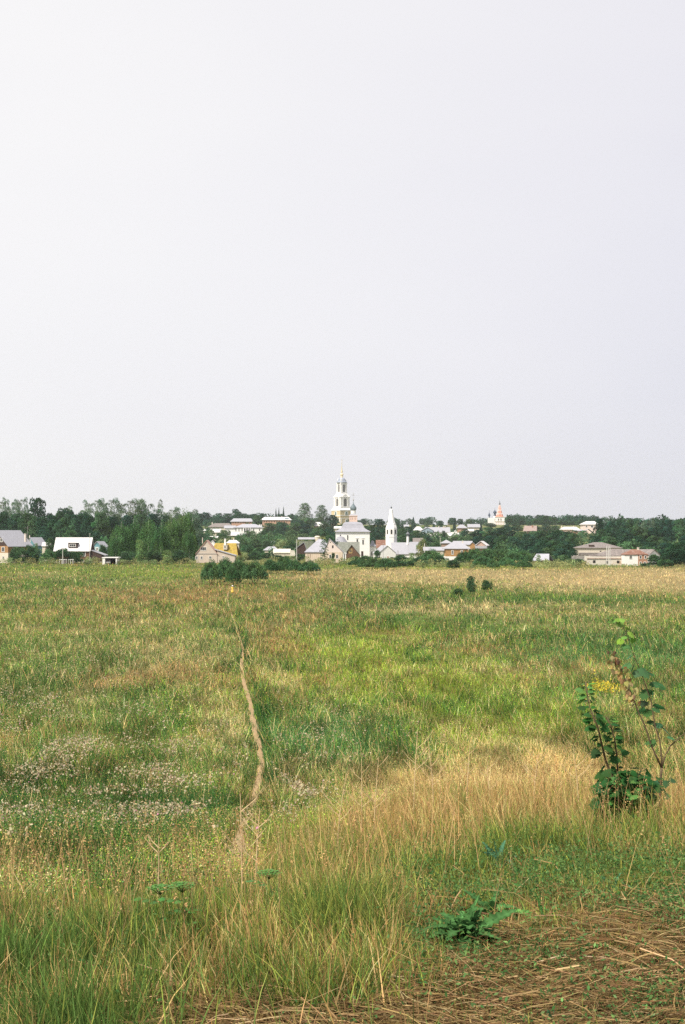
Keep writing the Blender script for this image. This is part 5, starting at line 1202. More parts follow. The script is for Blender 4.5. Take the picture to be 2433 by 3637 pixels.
# hill woods left centre
HL = 'dark treeline on the far ridge, left of centre'; labl = 'dark tree of the far ridge treeline above the hillside houses, left of centre'
ROWS = [(708,1822,46),(735,1819,50),(780,1821,44),(806,1822,50),(845,1815,46),(868,1822,40),(702,1836,50),(760,1836,50)]
for px, top, w in ROWS: tree('dark', px, top, w, 930, wood_label('dark tree', 'the far ridge', px, top, [q[1] for q in ROWS]), HL)
tree('dark', 838, 1806, 46, 950, 'highest rounded tree of the far ridge above the rose brick building')
tree('dark', 903, 1824, 44, 960, 'dark tree clump behind the gap of the two rose brick buildings')
tree('dark', 933, 1822, 20, 980, 'small round lone treetop above the right rose brick building')
tree('broad', 912, 1829, 42, 860, 'round green tree standing between the two rose brick buildings')
tree('spruce', 980, 1804, 18, 960, 'leftmost of three pointed spruces above the white-roofed rose brick building')
tree('spruce', 990.5, 1801, 17, 962, 'middle one of three pointed spruces above the white-roofed rose brick building')
tree('spruce', 1007, 1798, 20, 955, 'rightmost and tallest of three pointed spruces above the rose brick building')
tree('dark', 998, 1824, 50, 950, 'dark bushy tree at the foot of the three pointed spruces')
tree('dark', 1036, 1823, 22, 940, 'small dark tree right of the white-roofed rose brick building')
tree('pale', 1082, 1784, 66, 900, 'large grey-green round tree left of the tall bell tower')
tree('pale', 1143, 1791, 56, 920, 'grey-green tree immediately left of the tall bell tower')
tree('dark', 1181, 1827, 52, 860, 'dark tree covering the left foot of the tall bell tower')
tree('broad', 1100, 1838, 50, 880, 'green tree at the foot of the large grey-green round tree')
tree('dark', 738, 1874, 18, 755, 'narrow dark tree in front of the leftmost hillside cottages')
tree('bush', 786, 1890, 36, 740, 'round shrub below the hillside cottages')
tree('bush', 832, 1901, 26, 735, 'small tree in front of the orange annex wall')
tree('dark', 880, 1897, 44, 700, 'dark round tree below the porch of the big white hillside house')
tree('broad', 925, 1893, 40, 720, 'dark tree at the lower right corner of the big white hillside house')
SL = 'trees crowding the wooded slope left of the cubic church'; labs = 'leafy tree in the wooded slope between the rose brick buildings and the cubic church'
ROWS = [(955,1856,60,760),(1000,1853,66,770),(1045,1856,64,760),(1088,1858,60,750),(1130,1872,58,720),(1172,1872,60,700),(945,1882,56,680),(990,1880,64,670),(1035,1884,66,660),(1082,1882,66,650),(1128,1884,64,640),(1170,1880,60,600),(1205,1878,40,560),(925,1905,50,640),(1205,1862,40,700),(1068,1846,44,820),(1150,1852,44,810)]
for i, (px, top, w, D) in enumerate(ROWS): tree(('broad', 'dark')[i % 2], px, top, w, D, wood_label('tree', 'the wooded slope', px, top, [q[1] for q in ROWS]), SL)
ML = 'shrubs filling the valley floor left of centre'; labm = 'mixed green shrub of the valley thicket between the yellow roof and the beige house'
ROWS = [(700,1900,50,560),(745,1905,50,540),(720,1886,50,600),(790,1912,50,520),(860,1914,56,500),(905,1912,60,500),(950,1908,60,500),(1000,1910,60,480),(1040,1918,60,470),(880,1936,60,400),(925,1940,60,390),(865,1958,54,330),(905,1955,60,330),(945,1962,60,320),(990,1970,60,315),(1030,1972,60,310),(1066,1962,50,312),(1075,1936,50,360),(1100,1918,50,400),(1140,1902,60,440),(1180,1898,56,430),(1020,1937,60,380),(880,1925,50,440),(850,1972,44,296),(1100,1926,40,352)]
for i, (px, top, w, D) in enumerate(ROWS): tree(('bush', 'broad', 'bush', 'olive')[i % 4], px, top, w, D, wood_label('shrub', 'the valley thicket', px, top, [q[1] for q in ROWS]), ML)
tree('dark', 1187, 1894, 64, 520, 'large dark tree touching the left wall of the cubic church')
tree('broad', 1152, 1884, 40, 470, 'light green treetop above the beige hip-roofed house')
tree('poplar', 1151, 1913, 46, 276, 'young ragged poplar standing before the beige house', None, 0)
tree('bush', 1183, 1955, 14, 281, 'small dark climber against the beige house wall, right of the poplar')
# shrubs before the houses, centre left
for px, top, w, D, l in [(752,1977,84,161,'leftmost willow shrub of the big clump standing out in the meadow'),(800,1970,90,170,'second willow shrub from the left in the big meadow clump'),(850,1973,96,165,'central willow shrub of the big meadow clump'),(905,1979,100,163,'rounded willow shrub at the right end of the big meadow clump'),(827,1996,60,158,'low front willow shrub in the middle of the big meadow clump')]: tree('willow', px, top, w, D, l)
for px, top, w, D, l in [(960,1976,60,206,'shrub immediately right of the big meadow clump'),(1012,1968,78,214,'dark shrub midway between the big clump and the beige house'),(1048,1982,70,206,'dark shrub left of the rounded willow near the beige house'),(1098,1984,86,204,'rounded dark willow shrub in front of the beige house corner'),(985,1990,60,208,'low bright green shrub in the row right of the big clump')]: tree('willow', px, top, w, D, l)
for px, top, w, D, l in [(1222,1990,40,272,'small bright shrub at the porch of the beige house'),(1262,1972,60,285,'shrub under the brown log house gable'),(1300,1968,66,276,'shrub below the right wall of the cubic church'),(1270,1984,80,250,'wide pale green shrub in the row below the cubic church'),(1330,1974,84,236,'dark shrub below the church annex'),(1372,1974,84,226,'dark rounded shrub in front of the white porch'),(1298,1984,60,236,'low front shrub below the church annex')]: tree('willow', px, top, w, D, l)
tree('bush', 1340, 1950, 24, 420, 'shrub in the gap between church annex and porch'); tree('bush', 1240, 1990, 50, 268, 'low shrub right of the beige house porch')
# around the slim tower
tree('dark', 1350, 1841, 52, 640, 'tall dark tree immediately left of the slim octagonal bell tower')
tree('dark', 1320, 1862, 50, 660, 'dark tree right of the cubic church roof')
tree('dark', 1335, 1890, 60, 560, 'dark lower tree between the cubic church and the slim bell tower')
tree('broad', 1300, 1866, 40, 800, 'small green tree right of the church roof crest')
tree('fir', 1378, 1844, 14, 900, 'narrow conifer peeping left of the white tent spire')
tree('fir', 1413, 1844, 22, 820, 'narrow dark conifer immediately right of the white tent spire')
tree('fir', 1430, 1850, 14, 840, 'small conifer, second to the right of the white tent spire')
tree('dark', 1424, 1861, 30, 800, 'low dark tree at the foot of the small conifers')
tree('fir', 1468, 1834, 36, 800, 'wide pointed conifer on the ridge above the chapel cupola', None, 1)
tree('pale', 1515, 1855, 26, 850, 'pale green treetop behind the ridge roofs left of the blue gable')
tree('dark', 1564, 1848, 34, 840, 'dark round tree on the ridge above the blue-gabled house')
tree('dark', 1541, 1860, 16, 830, 'tiny dark tree left of the round ridge tree')
tree('bare', 1591, 1856, 20, 850, 'pinkish bare-looking tree right of the round ridge tree')
tree('spruce', 1614, 1838, 26, 780, 'tall dense conifer at the right end of the blue-gabled house')
tree('dark', 1640, 1850, 20, 850, 'small round dark tree right of the tall dense conifer')
tree('pale', 1662, 1843, 36, 840, 'loose pale tree left of the small spruce on the ridge')
tree('spruce', 1708, 1843, 18, 830, 'small pointed spruce left of the red-tented church')
CR = 'trees between the chapel and the blue-gabled house'; labc = 'green tree on the slope between the chapel and the blue-gabled house'
ROWS = [(1425,1876,50,600),(1450,1868,50,620),(1478,1882,50,600),(1500,1888,44,600),(1430,1898,56,540),(1470,1900,50,540),(1505,1898,40,640),(1520,1900,40,560)]
for i, (px, top, w, D) in enumerate(ROWS): tree(('broad', 'dark')[i % 2], px, top, w, D, wood_label('green tree', 'the slope', px, top, [q[1] for q in ROWS]), CR)
tree('olive', 1500, 1908, 52, 430, 'yellowish-green shrub right of the chapel roof')
tree('bush', 1540, 1916, 50, 440, 'mixed shrub left of the small pyramid-roofed house')
tree('broad', 1546, 1925, 60, 400, 'green tree behind the long pale shed roof')
tree('dark', 1577, 1884, 22, 600, 'narrow dark tree before the white wall of the blue-gabled house')
tree('dark', 1552, 1902, 26, 590, 'dark shrub under the wall of the blue-gabled house')
tree('dark', 1614, 1906, 40, 560, 'dark tree below the white pointed-gable house')
tree('bush', 1590, 1912, 30, 540, 'shrub between the pyramid-roofed house and the blue-gabled house')
tree('bush', 1644, 1906, 44, 540, 'green shrub right of the white pointed-gable house')
tree('dark', 1652, 1877, 40, 620, 'dark tree below the reddish-walled ridge house')
# row in front, right centre
for kind, px, top, w, D, l in [('bush',1423,1968,48,268,'dark shrub in front of the refectory'),('young',1463,1962,34,272,'pointed small tree in front of the chapel corner'),('bush',1490,1978,60,266,'low shrub left of the big dark round bush'),('willow',1533,1943,90,264,'big dark round bush between the chapel and the ochre house'),('bush',1566,1972,60,255,'lower shrub at the right foot of the big dark round bush'),('bush',1610,1985,50,230,'round lone bush standing in front of the ochre house'),('olive',1678,2001,22,230,'small yellowish bush at the edge of the tan strip')]: tree(kind, px, top, w, D, l)
BR = 'big green willows in front of the ochre house and its right-hand neighbours'; labb = 'tall green willow of the long clump right of the ochre house'
ROWS = [(1650,1950,80,258),(1690,1940,90,262),(1735,1938,100,262),(1780,1942,96,260),(1825,1950,90,256),(1860,1948,70,258),(1716,1968,80,244),(1800,1975,70,242)]
for px, top, w, D in ROWS: tree('willow', px, top, w, D, wood_label('tall willow', 'the clump', px, top, [q[1] for q in ROWS]), BR)
tree('willow', 1752, 1982, 52, 229, 'rounded dark shrub at the front of the long willow clump, left one of two')
tree('willow', 1860, 1982, 66, 229, 'rounded light shrub at the front of the long willow clump, right one of two')
for kind, px, top, w, D, l in [('young',1912,1968,30,268,'small tree in front of the light grey steep shed roof'),('young',1943,1988,30,262,'low tree at the right end of the steep shed roof'),('bush',1986,1982,50,262,'dark shrub between the steep shed and the rubble wall'),('bush',2026,1980,56,258,'wide dark shrub left of the rubble wall'),('bush',2062,1984,44,256,'shrub in front of the rubble wall'),('olive',1960,2002,40,250,'low yellowish weeds clump right of the steep shed')]: tree(kind, px, top, w, D, l)
RF = 'shrubs along the foot of the white church buildings'
for px, top, w, D, l in [(1398,1978,40,290,'leftmost low shrub at the foot of the refectory wall'),(1442,1976,46,296,'low shrub under the middle of the refectory roof'),(1470,1980,40,300,'low shrub at the chapel wall corner'),(1495,1974,40,300,'low shrub at the right end of the chapel wall'),(1345,1990,44,250,'pale low shrub left of the white porch'),(1420,1990,50,246,'low front shrub before the grey grass pole'),(1462,1990,60,250,'wide low front shrub before the chapel'),(1508,1988,50,252,'low front shrub left of the big dark round bush')]: tree('bush', px, top, w, D, l, RF)
# dark wood mass right of centre
DM = 'large dark wood between the red-tented church and the farm'; labd = 'dark leafy tree of the large wood between the red-tented church and the farm'
ROWS = [(1700,1880,70,560),(1735,1870,76,540),(1775,1872,80,520),(1815,1868,84,520),(1850,1886,80,480),(1700,1904,70,440),(1745,1900,80,430),(1790,1898,80,420),(1830,1905,80,400),(1880,1892,86,440),(1925,1882,90,450),(1970,1880,90,450),(2010,1884,84,440),(2035,1892,60,420),(1880,1918,86,360),(1925,1915,90,350),(1970,1918,90,350),(2015,1920,84,340),(1800,1862,44,800),(1840,1866,50,820),(1905,1866,40,820),(1940,1862,50,820),(1975,1866,40,830),(1985,1892,50,600),(1850,1892,60,640),(1895,1890,60,650),(1940,1890,60,640),(1895,1940,80,320),(1945,1944,80,320),(2000,1945,80,315),(2036,1950,50,300),(1680,1890,50,600)]
for i, (px, top, w, D) in enumerate(ROWS): tree(('dark', 'broad', 'dark')[i % 3], px, top, w, D, wood_label('dark tree', 'the central wood', px, top, [q[1] for q in ROWS]), DM)
RT = 'tree row on the ridge right of the red-tented church'; labr = 'leafy ridge tree right of the red-tented church'
ROWS = [(1847,1837,46,950),(1900,1841,36,960),(1882,1852,30,900),(1940,1830,50,930),(1962,1838,40,940),(1990,1850,40,960),(2010,1848,40,960),(2036,1852,36,960),(2060,1847,44,940),(2085,1845,40,930),(1830,1856,40,900)]
for px, top, w, D in ROWS: tree('dark' if px % 2 else 'broad', px, top, w, D, wood_label('tree', 'the ridge row', px, top, [q[1] for q in ROWS]), RT)
tree('broad', 1806, 1834, 34, 960, 'round tree touching the right side of the red-tented church')
tree('dark', 1745, 1857, 40, 900, 'dark tree under the blue domes of the red-tented church')
tree('pale', 1728, 1856, 34, 930, 'pale leafy tree left of the blue domes of the red-tented church')
# right-hand wood
RW = 'large dark wood behind the farm on the right'; labw = 'dark tree of the large wood behind the white farm buildings'
ROWS = [(2172,1848,60,470),(2205,1842,64,470),(2240,1840,60,475),(2350,1844,64,470),(2375,1842,60,475),(2412,1840,64,470),(2450,1838,70,470),(2500,1842,80,470),(2135,1878,60,440),(2170,1870,76,430),(2220,1872,80,430),(2270,1870,80,430),(2320,1870,80,430),(2370,1868,80,430),(2420,1870,80,430),(2470,1872,80,430),(2110,1900,70,400),(2160,1902,80,390),(2215,1900,80,390),(2270,1902,80,390),(2325,1900,80,390),(2380,1902,80,390),(2435,1900,80,390),(2250,1926,80,340),(2310,1924,80,335),(2365,1926,80,330)]
for i, (px, top, w, D) in enumerate(ROWS): tree(('dark', 'dark', 'broad')[i % 3], px, top, w, D, wood_label('dark tree', 'the right wood', px, top, [q[1] for q in ROWS]), RW)
tree('dark', 2130, 1837, 50, 480, 'round treetop at the left end of the wood behind the farm, beside the pink villa')
tree('aspen', 2277, 1843, 30, 490, 'thin-topped tree left of the forked treetop above the farmhouse')
tree('aspen', 2306, 1835, 40, 485, 'forked leafy treetop standing highest above the farmhouse')
tree('bush', 2068, 1908, 36, 700, 'low shrubs strip below the red brick annex of the villa')
tree('dark', 2392, 1930, 96, 250, 'dark full tree left of the nearest dark tree at the right edge')
tree('dark', 2440, 1916, 110, 252, 'darkest and nearest tree cut by the right edge of the photo')
tree('bush', 2330, 1968, 64, 250, 'spreading shrub in front of the white gabled farm annex')
tree('bush', 2290, 1998, 40, 248, 'low dark shrub at the foot of the brick half of the farmhouse')
tree('bush', 2362, 1985, 60, 244, 'low dark shrub at the foot of the tree pair on the right edge')
# small growth in the meadow
tree('broad', 1673, 2044, 38, 132, 'small upright young tree standing alone in the meadow', None, 0)
tree('bush', 1729, 2058, 42, 140, 'ragged little bush right of the lone young tree')
tree('bush', 1627, 2088, 38, 129, 'tiny low bush left of the lone young tree')

# indistinct far wood and undergrowth: one mass each
def mass(name, label, rows, n, ls, base, seed):
    r = np.random.default_rng(seed); P = []; C = []; S = []
    for (px0, px1, D0, D1, h0, h1, cnt) in rows:
        for _ in range(cnt):
            px = r.uniform(px0, px1); D = r.uniform(D0, D1)*K; x = wx(px, D); z = tz(x, D); h = r.uniform(h0, h1); w = h*r.uniform(.45, .75)
            d = r.normal(size=(n, 3)); d /= np.linalg.norm(d, axis=1, keepdims=True)
            q = np.array((x, D, z+h*.5)) + d*(r.uniform(.6, 1, (n, 1)))*np.array((w, w, h*.5))*(1+.18*np.sin(d*7+r.uniform(0, 6, 3)))
            P.append(q); C.append(np.tile(np.array(base)*r.uniform(.7, 1.35)*np.array((r.uniform(.8, 1.35), 1, 1)), (n, 1))); S.append(np.full(n, ls*h))
    P = np.concatenate(P); C = np.clip(np.concatenate(C)*(1+r.normal(0, .25, (len(P), 1))), .008, .5); S = np.concatenate(S)
    V, Fc, Cc = diamonds(P, S*r.uniform(.7, 1.3, len(P)), .7, C, .4)
    o = link(name, np_mesh(name, V, Fc, Cc), None, M_LEAF); tag(o, label, 'trees', kind='stuff')
mass('distant_wood', 'far-off dark woods closing the horizon behind the town', [(-300, 2800, 1150, 1400, 6, 12, 330), (680, 1060, 900, 1100, 8, 14, 60), (1800, 2130, 980, 1150, 8, 13, 60), (-200, 700, 560, 700, 12, 18, 90), (2170, 2700, 560, 700, 12, 18, 50)], 380, .14, G_DARK, 5)
mass('hillside_thicket', 'tangled shrubs and garden trees covering the hillsides between the houses', [(680, 1230, 490, 880, 3, 7, 240), (1290, 1720, 480, 860, 3, 7, 170), (1690, 2110, 340, 760, 3, 7, 120), (680, 1190, 345, 480, 2.5, 6, 90), (1520, 1720, 345, 430, 2, 4.5, 45), (1300, 1520, 470, 520, 2, 5, 30), (1640, 2060, 290, 330, 2, 5, 50), (-200, 700, 330, 420, 4, 9, 90), (2090, 2600, 315, 400, 4, 9, 50)], 260, .15, G_MID, 6)
mass('edge_weeds', 'rank green weeds and nettles along the far edge of the meadow', [(-250, 700, 274, 284, .8, 2.2, 170), (930, 1480, 255, 280, .8, 2.2, 110), (1480, 2080, 238, 262, .8, 2.2, 160), (2080, 2600, 243, 256, .3, .85, 130)], 110, .16, G_OLIVE, 7)

# ------------------------------------------------------------------ parked car in the open garage
def car():
    D = 273*K+2.35; x = wx(387, D); z = tz(x, D)
    E = empty('parked_car', (x, D, z+.02), 0, 'dark parked car facing out of the white-framed open garage', 'car')
    body = mat('dark_car_paint', (.035, .035, .045), .1, 1, .35); tyre = mat('tyre_rubber', (.02, .02, .02), .1, 1, .9)
    W = .83
    rings = [(-2.05, .32, .62), (-1.95, .25, .86), (-.95, .22, .98), (.2, .22, .99), (1.7, .24, .98), (2.05, .32, .80)]
    mb = MB(); vs = []; fs = []
    for (y, zb, zt) in rings: vs += [(-W*.96, y, zb), (W*.96, y, zb), (W, y, (zb+zt)*.5), (W*.93, y, zt), (-W*.93, y, zt), (-W, y, (zb+zt)*.5)]
    for j in range(len(rings)-1): fs += [(j*6+i, j*6+(i+1) % 6, (j+1)*6+(i+1) % 6, (j+1)*6+i) for i in range(6)]
    fs += [(5, 4, 3, 2, 1, 0), tuple(30+i for i in range(6))]
    mb.add(vs, fs); bo = mb.build('body', body, E)
    cab = [(-.95, .985), (-.25, 1.42), (1.0, 1.43), (1.75, .985)]; c = MB(); vs = []
    for (y, zz) in cab:
        w = W*.9 if zz < 1.1 else W*.72; vs += [(-w, y, zz), (w, y, zz)]
    c.add(vs, [(2, 3, 5, 4), (0, 2, 4, 6), (1, 7, 5, 3), (4, 5, 7, 6), (0, 1, 3, 2), (0, 6, 7, 1)]).build('cabin', body, E)
    gl = mat('windscreen_glass', (.55, .47, .47), .1, 2, .15)  # pinkish-grey because the sky's reflection is painted into the glass colour
    MB().add([(-W*.82, -.90, 1.03), (W*.82, -.90, 1.03), (W*.66, -.29, 1.40), (-W*.66, -.29, 1.40)], [(0, 1, 2, 3)]).build('windscreen', gl, E).location = (0, -.025, .012)
    for s in (-1, 1):
        MB().box(s*.62-.13, s*.62+.13, -2.09, -2.0, .64, .78).build('headlight', PALEPOST, E)
        for y in (-1.35, 1.35):
            t = MB(); a0 = len(t.v); n = 16
            t.v += [(s*W*.98-.11*s*q, y+.31*math.cos(2*math.pi*i/n), .31+.31*math.sin(2*math.pi*i/n)) for q in (0, 2) for i in range(n)]
            t.f += [(i, (i+1) % n, n+(i+1) % n, n+i) for i in range(n)]+[tuple(range(n)), tuple(range(2*n-1, n-1, -1))]
            w = t.build('wheel', tyre, E)
        MB().box(s*.9-.09, s*.9+.09, -.75, -.6, .98, 1.1).build('mirror', body, E)
    MB().box(-.8, .8, -2.14, -2.055, .36, .50).build('bumper', PALEPOST, E)
    MB().box(-.26, .26, -2.16, -2.142, .38, .48).build('number_plate', FRAME, E)
    MB().box(-.42, .42, -2.08, -2.04, .64, .76).build('grille', mat('pale_grille', (.45, .42, .42), .1, 1, .4), E)
car()

# ------------------------------------------------------------------ person walking in the high weeds
def person():
    D = 210.0; x = wx(826, D); z = tz(x, D); H = wz(2079.5, D)-z
    E = empty('person', (x, D, z), math.radians(8), 'person in white sun hat and yellow dress walking waist-deep in the meadow', 'person', None, (1, 1, 1))
    s = H/1.66
    skin = mat('skin', (.55, .33, .24), .05, 4, .6)
    V = []; Ed = []; R = []
    def v(p, r, par=None):
        V.append(tuple(c*s for c in p)); R.append(r*s)
        if par is not None: Ed.append((par, len(V)-1))
        return len(V)-1
    pel = v((0, 0, .93), .13); waist = v((0, 0, 1.06), .105, pel); chest = v((0, -.01, 1.24), .125, waist); nb = v((0, 0, 1.385), .06, chest); nk = v((0, -.01, 1.43), .048, nb)
    hd = v((0, -.02, 1.50), .078, nk); ht = v((0, -.015, 1.58), .085, hd); v((0, -.01, 1.635), .06, ht)
    v((0, -.105, 1.535), .012, hd)       # nose
    for sd in (-1, 1):
        v((sd*.083, -.01, 1.535), .012, hd)
        hip = v((sd*.09, 0, .88), .09, pel); kn = v((sd*.10, -.02-.10*sd, .50), .055, hip); an = v((sd*.10, .03-.14*sd, .09), .035, kn); v((sd*.11, -.10-.14*sd, .035), .03, an)
        sh = v((sd*.17, 0, 1.34), .052, chest); el = v((sd*.23, .03*sd, 1.09), .036, sh); wr = v((sd*.22, -.12*sd-.06, .88), .024, el); pm = v((sd*.22, -.13*sd-.09, .81), .028, wr)
        for k in range(4): a = v((sd*(.20+.013*k), -.13*sd-.115+.018*k, .765), .009, pm); v((sd*(.20+.012*k), -.13*sd-.125+.018*k, .735-.006*(1.5-abs(k-1.5))), .007, a)
        t = v((sd*.20, -.13*sd-.135, .80), .010, pm); v((sd*.20, -.13*sd-.155, .775), .008, t)
    me = bpy.data.meshes.new('body'); me.from_pydata(V, Ed, []); me.update()
    o = bpy.data.objects.new('body', me); COL.objects.link(o); o.parent = E
    mod = o.modifiers.new('skin', 'SKIN'); sv = me.skin_vertices[0].data
    for i, r in enumerate(R): sv[i].radius = (r, r)
    sv[0].use_root = True
    sub = o.modifiers.new('smooth', 'SUBSURF'); sub.levels = 1; sub.render_levels = 2
    me.materials.append(skin)
    dress = mat('yellow_cloth', (.72, .50, .10), .08, 8, .9)
    MB().loft([(a*s, b*s, z*s) for a, b, z in [(.27, .22, .50), (.24, .19, .66), (.19, .155, .88), (.145, .12, 1.06), (.175, .135, 1.24), (.20, .10, 1.35), (.11, .08, 1.40)]], 20, 0, -.005*s).build('dress', dress, E, True)
    for sd in (-1, 1): MB().tube([(sd*.15*s, 0, 1.345*s), (sd*.225*s, .015*sd*s, 1.20*s)], [.065*s, .06*s], 10).build('sleeve', dress, E, True)
    hat = mat('white_hat', (.84, .78, .74), .04, 8, .9)
    MB().loft([(.20*s, .20*s, 1.572*s), (.19*s, .19*s, 1.585*s), (.098*s, .10*s, 1.60*s), (.096*s, .098*s, 1.66*s), (.07*s, .07*s, 1.70*s), (.02*s, .02*s, 1.71*s)], 20, 0, -.015*s).build('sun_hat', hat, E, True)
    MB().loft([(.09*s, .05*s, 1.44*s), (.10*s, .07*s, 1.50*s), (.092*s, .075*s, 1.58*s)], 12, 0, .03*s).build('hair', mat('brown_hair', (.16, .08, .045), .1, 8, .8), E, True)
    for sd in (-1, 1): MB().loft([(.008*s, .004*s, 1.538*s), (.010*s, .006*s, 1.545*s), (.008*s, .004*s, 1.552*s)], 8, sd*.032*s, -.102*s).build('eye', DARK, E)
    MB().loft([(.02*s, .006*s, 1.487*s), (.024*s, .008*s, 1.492*s), (.02*s, .006*s, 1.497*s)], 8, 0, -.095*s).build('mouth', mat('lips', (.42, .16, .14), .05, 8, .6), E)
person()

# ------------------------------------------------------------------ leafy plants on the near bank
M_MAPLE = leaf_mat('maple_leaf', 0.25)
STEM = mat('young_stem', (.11, .08, .045), .2, 6, .8)
def palm_leaf(out, p, d, up, size, col, r):
    """five-lobed leaf with a crease along the midrib; out collects (verts, faces, colours)"""
    d = Vector(d).normalized(); n = (Vector(up)-d*Vector(up).dot(d)).normalized(); w = d.cross(n)
    outl = [(0, 0), (.12, .30), (.02, .42), (.22, .36), (.30, .50), (.40, .34), (.52, .44), (.62, .26), (.78, .26), (.76, .14), (1.0, 0)]
    vs = [(u, v) for u, v in outl] + [(.45, 0)]
    pts = []; 
    for sgn in (1, -1):
        for u, v in outl: pts.append(Vector(p) + d*(u*size) + w*(sgn*v*size) + n*(-abs(v)*.28*size - u*u*.18*size))
    n0 = len(out[0]); out[0].extend([tuple(q) for q in pts]); m = len(outl)
    for j in range(1, m-1): out[1].append((n0, n0+j, n0+j+1)); out[1].append((n0+m, n0+m+j+1, n0+m+j))
    c = [max(.01, q*r.uniform(.8, 1.2)) for q in col]; out[2].extend([c]*(2*m))
def leaf_obj(name, out, parent, m, double=True):
    me = bpy.data.meshes.new(name); me.from_pydata(out[0], [], out[1]); a = me.color_attributes.new('Col', 'FLOAT_COLOR', 'POINT')
    a.data.foreach_set('color', np.concatenate([np.array(out[2], dtype=np.float32), np.ones((len(out[2]), 1), np.float32)], 1).ravel())
    me.update(); me.materials.append(m); return link(name, me, parent)
def cpt(cx, cy, D): return Vector((wx(1950+.3413*cx, D), D, wz(2150+.3413*cy, D)))

def sapling1():
    D = 10.5; r = random.Random(4); g = cpt(800, 2150, D); x0 = g.x; z0 = tz(x0, D)
    E = empty('maple_sapling', (x0, D, z0), 0, 'dense dark green maple sapling low on the right side of the near bank', 'sapling')
    O = Vector((x0, D, z0)); stems = [[(820, 2200), (700, 1900), (585, 1600), (545, 1430), (510, 1280), (470, 1180), (420, 1050), (395, 900), (380, 800)], [(800, 2200), (735, 1950), (720, 1850), (705, 1560), (680, 1380), (630, 1220), (600, 1160)], [(830, 2200), (900, 1900), (960, 1700)], [(790, 2200), (640, 1900), (600, 1750)], [(840, 2200), (980, 1950), (1060, 1800)]]
    mb = MB(); out = ([], [], []); G1 = (.034, .095, .028); G2 = (.10, .21, .06)
    for k, st in enumerate(stems):
        pts = [cpt(a, b, D+(k-2)*.08+.05*math.sin(i)) - O for i, (a, b) in enumerate(st)]; pts[0].z = -.05; n = len(pts)
        mb.tube(pts, [.008*(1-.75*i/(n-1))+.0012 for i in range(n)], 6)
        for i in range(3, n*5-4):
            t = i/5; j = min(n-2, int(t)); p = pts[j].lerp(pts[j+1], t-j)
            for sd in (-1, 1):
                if r.random() < .12: continue
                a = r.uniform(-.9, .9)+(0 if sd > 0 else math.pi); fr = i/(5*n)
                sz = r.uniform(.035, .09)*(1.15-.5*fr) if k < 2 else r.uniform(.05, .11)
                d = Vector((math.cos(a), math.sin(a), r.uniform(-.15, .35))); pet = p + d*sz*.45
                mb.tube([p, pet], .0012, 4)
                c = G2 if fr > .72 and k < 2 else G1
                palm_leaf(out, pet, d+Vector((0, 0, r.uniform(-.9, .1))), (r.uniform(-.7, .7), r.uniform(-.9, .1), 1), sz, c, r)
    for _ in range(520):      # thick foot of the plant
        a, b_ = r.uniform(480, 1080), r.uniform(1720, 2200); p = cpt(a, b_, D+r.uniform(-.35, .35)) - O
        if ((a-790)/330)**2 + ((b_-2020)/320)**2 > 1: continue
        an = r.uniform(0, 6.28); sz = r.uniform(.035, .085)
        palm_leaf(out, p, (math.cos(an), math.sin(an), r.uniform(-.9, .3)), (r.uniform(-.9, .9), r.uniform(-1.2, .1), 1), sz, G1 if r.random() < .8 else G2, r)
    mb.build('stem', STEM, E, True); leaf_obj('foliage', out, E, M_MAPLE)
sapling1()
